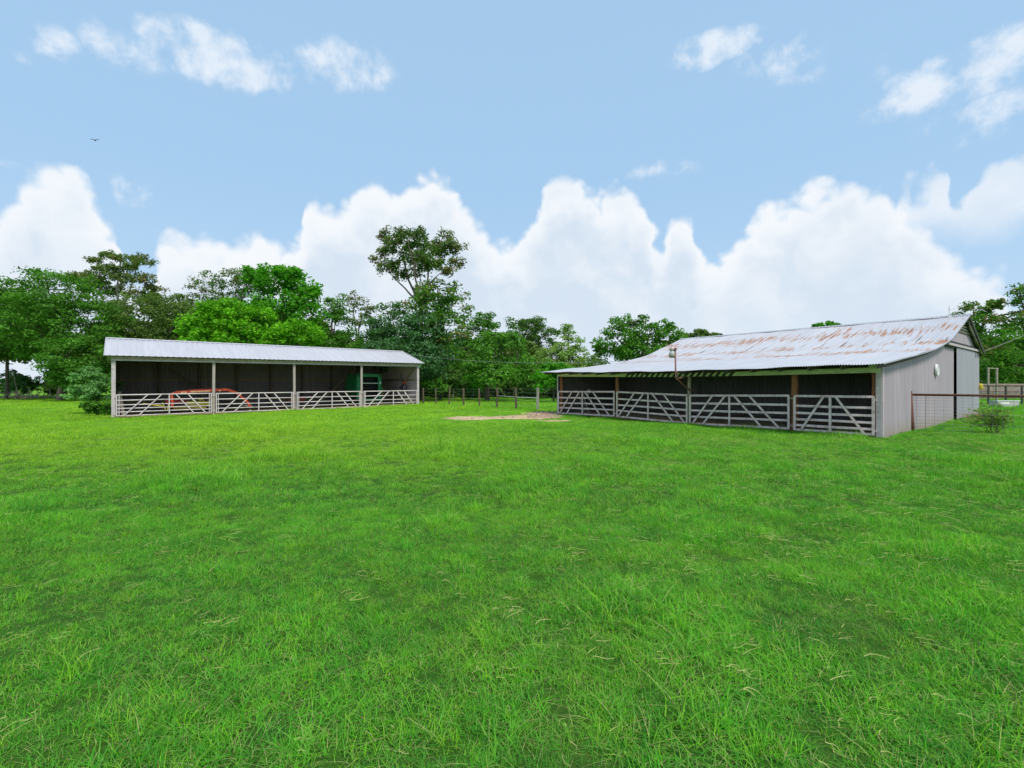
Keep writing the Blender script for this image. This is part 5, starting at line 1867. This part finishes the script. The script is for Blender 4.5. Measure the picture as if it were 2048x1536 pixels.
# shrubs
tree('shrub', 'feathery grey-green shrub leaning against the left end of the long barn', None, (196, 31.5), [(188, 762, 34, 24, 0), (165, 790, 32, 14, -0.4), (205, 785, 30, 26, 0.3), (182, 742, 16, 10, 0), (150, 778, 16, 8, 0)], 'feather', 0.06, 35, fork=0.5, rs=0.42, per=60, leaf=0.13, cat='shrub', flat=0.5)
tree('shrub', 'low dark leafy shrub under the feathery one, by the corner post of the long barn', None, (196, 30), [(196, 818, 22, 14, 0), (178, 812, 18, 10, -0.3), (214, 815, 14, 22, 0)], 'mid', 0.04, 36, fork=0.3, rs=0.32, per=50, leaf=0.12, cat='shrub')
UG = 'undergrowth bushes under the trees'
for i, (px, Y, rx, top, pal, lab) in enumerate(((868, 47, 24, 752, 'mid', 'bush of mid green leaves just right of the long barn'), (905, 49, 34, 735, 'deep', 'dark bush in shade under the tallest tree'), (935, 50, 26, 748, 'bright', 'brighter green bush between the tallest tree and the round tree'), (1060, 52, 34, 745, 'deep', 'dark bush right of the round tree trunk'), (1140, 50, 30, 755, 'mid', 'bush half hidden by the end of the rusty roofed barn'), (30, 70, 36, 742, 'bluish', 'dark blue-green bush round the bare trunk at the left edge'), (96, 72, 14, 764, 'deep', 'small dark bush by the gap in the trees on the left'))):
    tree('bush', lab, UG, (px, Y), [(px, (top + 790) / 2, rx, (790 - top) / 2, 0), (px + rx * 0.5, (top + 800) / 2, rx * 0.7, (784 - top) / 2, -1)], pal, 0.08, 50 + i, fork=0.6, rs=0.6, per=46, leaf=0.24, cat='bush', trunk=False)


def sparse_bush():
    rn = np.random.default_rng(9)
    Y = 16.4
    x = (1985 - 1024) / F * Y
    r = empty('weed_bush', (x, Y, gz(x, Y)), 0, 'thin twiggy weed bush with pale leaves in front of the corral', 'bush')
    m = MB()
    tips = []
    for k in range(26):
        a = rn.uniform(0, 2 * PI)
        h = rn.uniform(0.5, 1.05)
        sp = rn.uniform(0.1, 0.55)
        b = np.array((rn.normal() * 0.14, rn.normal() * 0.12, -0.03))
        t_ = b + np.array((math.cos(a) * sp, math.sin(a) * sp, h))
        limb(m, b, t_, 0.006, 0.0025, rn, 0.2, 6, 4)
        for j in range(9):
            q = b + (t_ - b) * rn.uniform(0.4, 1.0)
            e = q + rn.normal(size=3) * np.array((0.12, 0.12, 0.05)) + np.array((0, 0, 0.05))
            limb(m, q, e, 0.003, 0.0015, rn, 0.2, 3, 3)
            tips.append(e)
    m.build('stems', M['bark'], r)
    c = np.array(tips)
    v, q, col = leaf_arrays(c, np.full(len(c), 0.07), 13, 0.048, 'pale', rn, 0.6)
    np_mesh('foliage', v, q, M['leaf'], r, {'tint': ('FLOAT_COLOR', col)})


sparse_bush()


def dry_weeds():
    rn = np.random.default_rng(10)
    x, y = RB.xy(RBL + 0.35, 13.5)
    r = empty('dry_weeds', (x, y, gz(x, y)), RB.rz, 'rusty brown dry weeds along the foot of the sliding door', 'weeds')
    m = MB()
    for k in range(220):
        w = rn.uniform(-2.4, 2.6)
        b = (rn.uniform(-0.15, 0.5), w, 0)
        a = rn.uniform(0, 6.3)
        h = rn.uniform(0.08, 0.32) * (1.2 if w < 0.8 else 0.7)
        m.tube([b, (b[0] + math.cos(a) * h * 0.4, b[1] + math.sin(a) * h * 0.4, h)], [0.006, 0.002], 3)
    m.build('stalks', mat_plain('dry_weed_stalk', (0.42, 0.20, 0.10), 0.3, 5.0, 0.9), r)


dry_weeds()


def brush_pile():
    rn = np.random.default_rng(12)
    Y = 63.0
    x = (60 - 1024) / F * Y
    r = empty('brush_pile', (x, Y, gz(x, Y)), 0, 'heap of bleached dead branches in the gap on the left', 'brush pile')
    m = MB()
    for k in range(60):
        b = np.array((rn.normal() * 2.0, rn.normal() * 0.8, rn.uniform(0, 0.5)))
        t_ = b + rn.normal(size=3) * np.array((1.2, 0.6, 0.6)) + np.array((0, 0, 0.3))
        limb(m, b, t_, rn.uniform(0.03, 0.09), 0.02, rn, 0.2, 4, 5)
    limb(m, (-1.4, 0, 0), (-2.4, 0, 4.2), 0.10, 0.02, rn, 0.08, 6, 6)
    m.build('branches', M['dry_stick'], r)


brush_pile()


def fallen_limb():
    a, b = at(762, 686, 50.0), at(786, 668, 51.0)
    m = MB()
    m.tube([Vector((0, 0, 0)), (b - a) * 0.5 + Vector((0, 0, 0.05)), b - a, (b - a) * 1.5 + Vector((0, 0.6, -0.2))], [0.03, 0.06, 0.07, 0.09], 6)
    o = m.build('dead_branch', M['dry_stick'], None, True)
    o.location = a
    tag(o, 'bleached broken branch caught in the dark evergreen below the tallest tree', 'branch')


fallen_limb()


def woods():
    """the mass of the wood further back, and the far tree line: nobody could count these"""
    rn = np.random.default_rng(20)
    cs, rr = [], []
    tp = np.array([(90, 745), (130, 690), (180, 640), (240, 615), (330, 600), (390, 592), (500, 610), (640, 625), (690, 660), (760, 660), (900, 650), (960, 668), (1010, 650), (1080, 680), (1130, 725), (1200, 760), (1940, 760), (1965, 660), (2240, 640)], float)
    for k in range(1500):
        px = rn.uniform(100, 1190) if k < 1230 else rn.uniform(1960, 2230)
        Y = rn.uniform(66, 84)
        x = (px - 1024) / F * Y
        zt = CAMH + (768 - (np.interp(px, tp[:, 0], tp[:, 1]) + 14 + 22 * math.sin(px * 0.05) ** 2)) / F * Y
        cs.append((x, Y, 0.4 + (zt - 0.4) * rn.random() ** 0.7))
        rr.append(rn.uniform(0.9, 1.9))
    for k in range(240):
        q = at(rn.uniform(836, 1150), 768, rn.uniform(57, 64))
        cs.append((q.x, q.y, rn.uniform(0.3, 3.6)))
        rr.append(rn.uniform(0.7, 1.3))
    for k in range(260):
        Y = rn.uniform(66, 76)
        q = at(rn.uniform(-60, 120), rn.uniform(612, 715), Y)
        cs.append((q.x, q.y, q.z))
        rr.append(rn.uniform(0.9, 1.6))
    v, q, col = leaf_arrays(np.array(cs), np.array(rr), 80, 0.45, 'olive', rn, 0.75)
    o = np_mesh('woods', v, q, M['leaf'], None, {'tint': ('FLOAT_COLOR', col)})
    tag(o, 'dark mass of the wood behind the separate trees', 'woods', kind='stuff')
    cs, rr = [], []
    for k in range(700):
        x = rn.uniform(-420, 420)
        Y = rn.uniform(250, 300)
        h = 2.5 + 2.0 * math.sin(x * 0.03) ** 2 + 1.5 * math.sin(x * 0.11) ** 2
        cs.append((x, Y, rn.uniform(0.2, h)))
        rr.append(rn.uniform(1.5, 3.0))
    v, q, col = leaf_arrays(np.array(cs), np.array(rr), 40, 1.2, 'bluish', rn, 0.7)
    o = np_mesh('far_treeline', v, q, M['leaf'], None, {'tint': ('FLOAT_COLOR', col)})
    tag(o, 'low distant line of trees on the horizon', 'treeline', kind='stuff')


woods()


# ------------------------------------------------------------------ grass
def tuft(name, n, radius, hmin, hmax, wid, seed, dry=0.06, lean=0.6, segs=3):
    rn = np.random.default_rng(seed)
    V, Q, D, A = [], [], [], []
    nb = 0
    for k in range(n):
        a = rn.uniform(0, 2 * PI)
        r = radius * math.sqrt(rn.random())
        bx, by = r * math.cos(a), r * math.sin(a)
        isdry = rn.random() < dry
        h = rn.uniform(hmin, hmax)
        az = rn.uniform(0, 2 * PI)
        ln = rn.uniform(0.15, lean) * (1.6 if isdry else 1.0)
        if isdry:
            h *= 1.25
        dx, dy = math.cos(az), math.sin(az)
        sx, sy = -dy, dx
        tw = rn.uniform(-0.6, 0.6)
        dv = float(np.clip(rn.normal(0.85, 0.15), 0.4, 1)) if isdry else max(0.0, rn.normal(0.02, 0.06))
        va = rn.random()
        for s in range(segs + 1):
            t_ = s / segs
            out = ln * h * t_ ** 1.7
            z = h * max(0.06, t_ - 0.36 * ln * t_ ** 2.2) * (0.55 if isdry else 1.0)
            w = wid * (1 - t_ ** 2 * 0.92) * 0.5 * (0.8 if isdry else 1.0)
            cx, cy = bx + dx * out, by + dy * out
            wx, wy = sx * math.cos(tw * t_) - dx * math.sin(tw * t_), sy * math.cos(tw * t_) - dy * math.sin(tw * t_)
            V.append((cx - wx * w, cy - wy * w, z))
            V.append((cx + wx * w, cy + wy * w, z))
            D += [dv, dv]
            A += [va, va]
        for s in range(segs):
            b = nb + 2 * s
            Q.append((b, b + 1, b + 3, b + 2))
        nb += 2 * (segs + 1)
    me_o = np_mesh(name, np.array(V), np.array(Q), M['grass'], None, {'dry': ('FLOAT', np.array(D)), 'var': ('FLOAT', np.array(A))})
    C.objects.unlink(me_o)
    return me_o


def straw(name, seed):
    """a fan of pale dry runners lying on the grass"""
    rn = np.random.default_rng(seed)
    V, Q, D = [], [], []
    nb = 0
    main = rn.uniform(0, 2 * PI)
    for k in range(rn.integers(4, 9)):
        az = main + rn.normal() * 1.2
        p = np.array((rn.normal() * 0.09, rn.normal() * 0.09, rn.uniform(0.04, 0.10)))
        L = rn.uniform(0.04, 0.15)
        segs = 5
        w0 = rn.uniform(0.0012, 0.0026)
        for s in range(segs + 1):
            t_ = s / segs
            w = w0 * (1 - 0.7 * t_)
            nx, ny = -math.sin(az), math.cos(az)
            V.append((p[0] - nx * w, p[1] - ny * w, p[2]))
            V.append((p[0] + nx * w, p[1] + ny * w, p[2] + 0.002))
            D += [1.0, 1.0]
            az += rn.normal() * 0.45
            p = p + np.array((math.cos(az), math.sin(az), rn.normal() * 0.12 + 0.03)) * L / segs
        for s in range(segs):
            b = nb + 2 * s
            Q.append((b, b + 1, b + 3, b + 2))
        nb += 2 * (segs + 1)
    o = np_mesh(name, np.array(V), np.array(Q), M['grass'], None, {'dry': ('FLOAT', np.array(D) * 0.85), 'var': ('FLOAT', np.zeros(len(D)))})
    C.objects.unlink(o)
    return o


def vnoise(x, y, sc, seed):
    """cheap smooth value noise"""
    r = np.random.default_rng(seed)
    g = r.random((64, 64))
    fx, fy = x * sc, y * sc
    ix, iy = np.floor(fx).astype(int), np.floor(fy).astype(int)
    tx, ty = fx - ix, fy - iy
    tx, ty = tx * tx * (3 - 2 * tx), ty * ty * (3 - 2 * ty)
    g00, g10 = g[iy % 64, ix % 64], g[iy % 64, (ix + 1) % 64]
    g01, g11 = g[(iy + 1) % 64, ix % 64], g[(iy + 1) % 64, (ix + 1) % 64]
    return (g00 * (1 - tx) + g10 * tx) * (1 - ty) + (g01 * (1 - tx) + g11 * tx) * ty


def grass():
    col = bpy.data.collections.new('grass_tufts')     # prototypes live outside the scene
    protos = []
    for k in range(6):
        protos.append(tuft('tuft_a%d' % k, 46, 0.12, 0.03, 0.09, 0.0038, 100 + k, 0.06 + 0.05 * (k % 3), 1.7))
    for k in range(3):
        protos.append(tuft('tuft_b%d' % k, 34, 0.07, 0.07, 0.15, 0.0046, 120 + k, 0.03, 1.0, 4))
    for k in range(4):
        protos.append(tuft('tuft_c%d' % k, 70, 0.30, 0.04, 0.10, 0.009, 140 + k, 0.14, 1.2, 2))
    for k in range(3):
        protos.append(tuft('tuft_d%d' % k, 16, 0.10, 0.11, 0.20, 0.0032, 180 + k, 0.16, 2.0, 5))
    for k in range(4):
        protos.append(straw('tuft_s%d' % k, 160 + k))
    for i, p in enumerate(protos):
        p.name = 'grass_tuft_%02d' % i
        col.objects.link(p)
    A, B, Cc, Dd, S = (0, 6), (6, 9), (9, 13), (13, 16), (16, 20)
    rn = np.random.default_rng(77)
    X, Y, I, SC = [], [], [], []

    def zone(y0, y1, dens, rng_, scale, slope=1.36, pad=5.0):
        area = slope * (y1 * y1 - y0 * y0) + 2 * pad * (y1 - y0)
        n = int(area * dens)
        u = rn.random(n * 2)
        y = np.sqrt(y0 * y0 + u * (y1 * y1 - y0 * y0))
        x = rn.uniform(-1, 1, n * 2) * (slope * y + pad)
        x, y = x[:n], y[:n]
        X.append(x)
        Y.append(y)
        I.append(rn.integers(rng_[0], rng_[1], n))
        h = 0.50 + 1.1 * vnoise(x, y, 0.9, 1) * vnoise(x + 50, y, 0.35, 2) * 1.6
        h = np.maximum(0.72, h) * (0.62 + 0.80 * vnoise(x + 7, y + 3, 2.6, 3))
        SC.append(scale * rn.uniform(0.7, 1.3, n) * h)

    zone(0.3, 6.5, 210, A, 0.95)
    zone(6.5, 13, 100, A, 1.15)
    zone(13, 21, 20, Cc, 0.8)
    zone(13, 21, 34, A, 1.3)
    zone(21, 34, 18, Cc, 0.85)
    zone(34, 62, 5, Cc, 1.2, 1.25)
    zone(1.3, 8, 22, Dd, 0.85)
    zone(8, 20, 6, Dd, 1.3)
    # taller bright clumps
    n0 = len(X)
    zone(1.5, 12, 10, B, 1.0)
    x, y = X[-1], Y[-1]
    k = vnoise(x, y, 0.55, 9) * vnoise(x + 9, y + 4, 1.6, 10) > 0.34
    X[-1], Y[-1], I[-1], SC[-1] = x[k], y[k], I[-1][k], SC[-1][k]
    # dry runners, more of them to the right
    zone(1.5, 16, 26.0, S, 1.0)
    x, y = X[-1], Y[-1]
    k = rn.random(len(x)) < np.clip(0.22 + 0.6 * smooth(-0.2, 0.9, x / y), 0, 1) * (0.25 + 1.2 * vnoise(x, y, 0.8, 15))
    X[-1], Y[-1], I[-1], SC[-1] = x[k], y[k], I[-1][k], rn.uniform(0.6, 1.2, int(k.sum()))
    # longer grass along walls, posts and under the fence
    ex, ey = [], []

    def along(fr, s0, s1, w, n, sd):
        s = rn.uniform(s0, s1, n)
        ww = w + rn.normal(size=n) * sd
        ex.append(fr.o[0] + fr.e[0] * s + fr.n[0] * ww)
        ey.append(fr.o[1] + fr.e[1] * s + fr.n[1] * ww)
    along(RB, 10.0, RBL + 0.3, -0.22, 120, 0.08)
    sw = rn.uniform(-0.2, 11, 260)
    so = RBL + 0.22 + np.abs(rn.normal(size=260)) * 0.18
    ex.append(RB.o[0] + RB.e[0] * so + RB.n[0] * sw)
    ey.append(RB.o[1] + RB.e[1] * so + RB.n[1] * sw)
    along(LB, -0.6, LBL, -0.5, 60, 0.08)
    t_ = rn.random(500)
    ex.append(-7.7 + 9.4 * t_ + rn.normal(size=500) * 0.3)
    ey.append(40.6 - 11.0 * t_ + rn.normal(size=500) * 0.3)
    t_ = rn.random(900)
    ex.append(-8 + 18 * t_)
    ey.append(46.5 + rn.normal(size=900) * 1.2)
    ex.append(rn.normal(size=60) * 0.5 + 1.7)
    ey.append(rn.normal(size=60) * 0.35 + 29.2)
    ex, ey = np.concatenate(ex), np.concatenate(ey)
    X.append(ex)
    Y.append(ey)
    I.append(rn.integers(B[0], B[1], len(ex)))
    SC.append(rn.uniform(0.6, 1.3, len(ex)))
    X, Y, I, SC = map(np.concatenate, (X, Y, I, SC))
    f = bare_field(X, Y)
    ok = ~LB.inside(X, Y, -0.02, LBL + 0.02, 0.0, LBD)
    ok &= ~RB.inside(X, Y, -0.02, RBL + 0.02, 0.0, RBD)
    ok &= rn.random(len(X)) > smooth(0.40, 1.05, f) * 0.98
    SC = SC * (1 - 0.8 * np.exp(-(((X - 0.0) / 4.0) ** 2 + ((Y - 22.6) / 1.7) ** 2)))
    X, Y, I, SC = X[ok], Y[ok], I[ok], SC[ok]
    Z = ground_z(X, Y) - 0.004
    n = len(X)
    me = bpy.data.meshes.new('grass')
    me.vertices.add(n)
    me.vertices.foreach_set('co', np.stack([X, Y, Z], 1).astype(np.float32).ravel())
    a = me.attributes.new('pick', 'INT', 'POINT')
    a.data.foreach_set('value', I.astype(np.int32))
    a = me.attributes.new('scl', 'FLOAT', 'POINT')
    a.data.foreach_set('value', SC.astype(np.float32))
    rot = np.stack([rn.normal(size=n) * 0.10, rn.normal(size=n) * 0.10, rn.uniform(0, 2 * PI, n)], 1)
    a = me.attributes.new('rot', 'FLOAT_VECTOR', 'POINT')
    a.data.foreach_set('vector', rot.astype(np.float32).ravel())
    me.materials.append(M['grass'])
    o = bpy.data.objects.new('grass', me)
    C.objects.link(o)
    tag(o, 'short uneven green pasture grass with pale dry runners', 'grass', kind='stuff')
    ng = bpy.data.node_groups.new('scatter_grass', 'GeometryNodeTree')
    ng.interface.new_socket('Geometry', in_out='INPUT', socket_type='NodeSocketGeometry')
    ng.interface.new_socket('Geometry', in_out='OUTPUT', socket_type='NodeSocketGeometry')
    N = ng.nodes
    gi, go = N.new('NodeGroupInput'), N.new('NodeGroupOutput')
    ci = N.new('GeometryNodeCollectionInfo')
    ci.inputs['Collection'].default_value = col
    ci.inputs['Separate Children'].default_value = True
    ci.inputs['Reset Children'].default_value = True
    iop = N.new('GeometryNodeInstanceOnPoints')
    iop.inputs['Pick Instance'].default_value = True

    def named(nm, typ):
        nd = N.new('GeometryNodeInputNamedAttribute')
        nd.data_type = typ
        nd.inputs['Name'].default_value = nm
        return nd.outputs['Attribute']
    e2r = N.new('FunctionNodeEulerToRotation')
    L = ng.links.new
    L(gi.outputs[0], iop.inputs['Points'])
    L(ci.outputs[0], iop.inputs['Instance'])
    L(named('pick', 'INT'), iop.inputs['Instance Index'])
    L(named('rot', 'FLOAT_VECTOR'), e2r.inputs[0])
    L(e2r.outputs[0], iop.inputs['Rotation'])
    L(named('scl', 'FLOAT'), iop.inputs['Scale'])
    L(iop.outputs[0], go.inputs[0])
    md = o.modifiers.new('scatter', 'NODES')
    md.node_group = ng
    print('grass tufts', n)


grass()
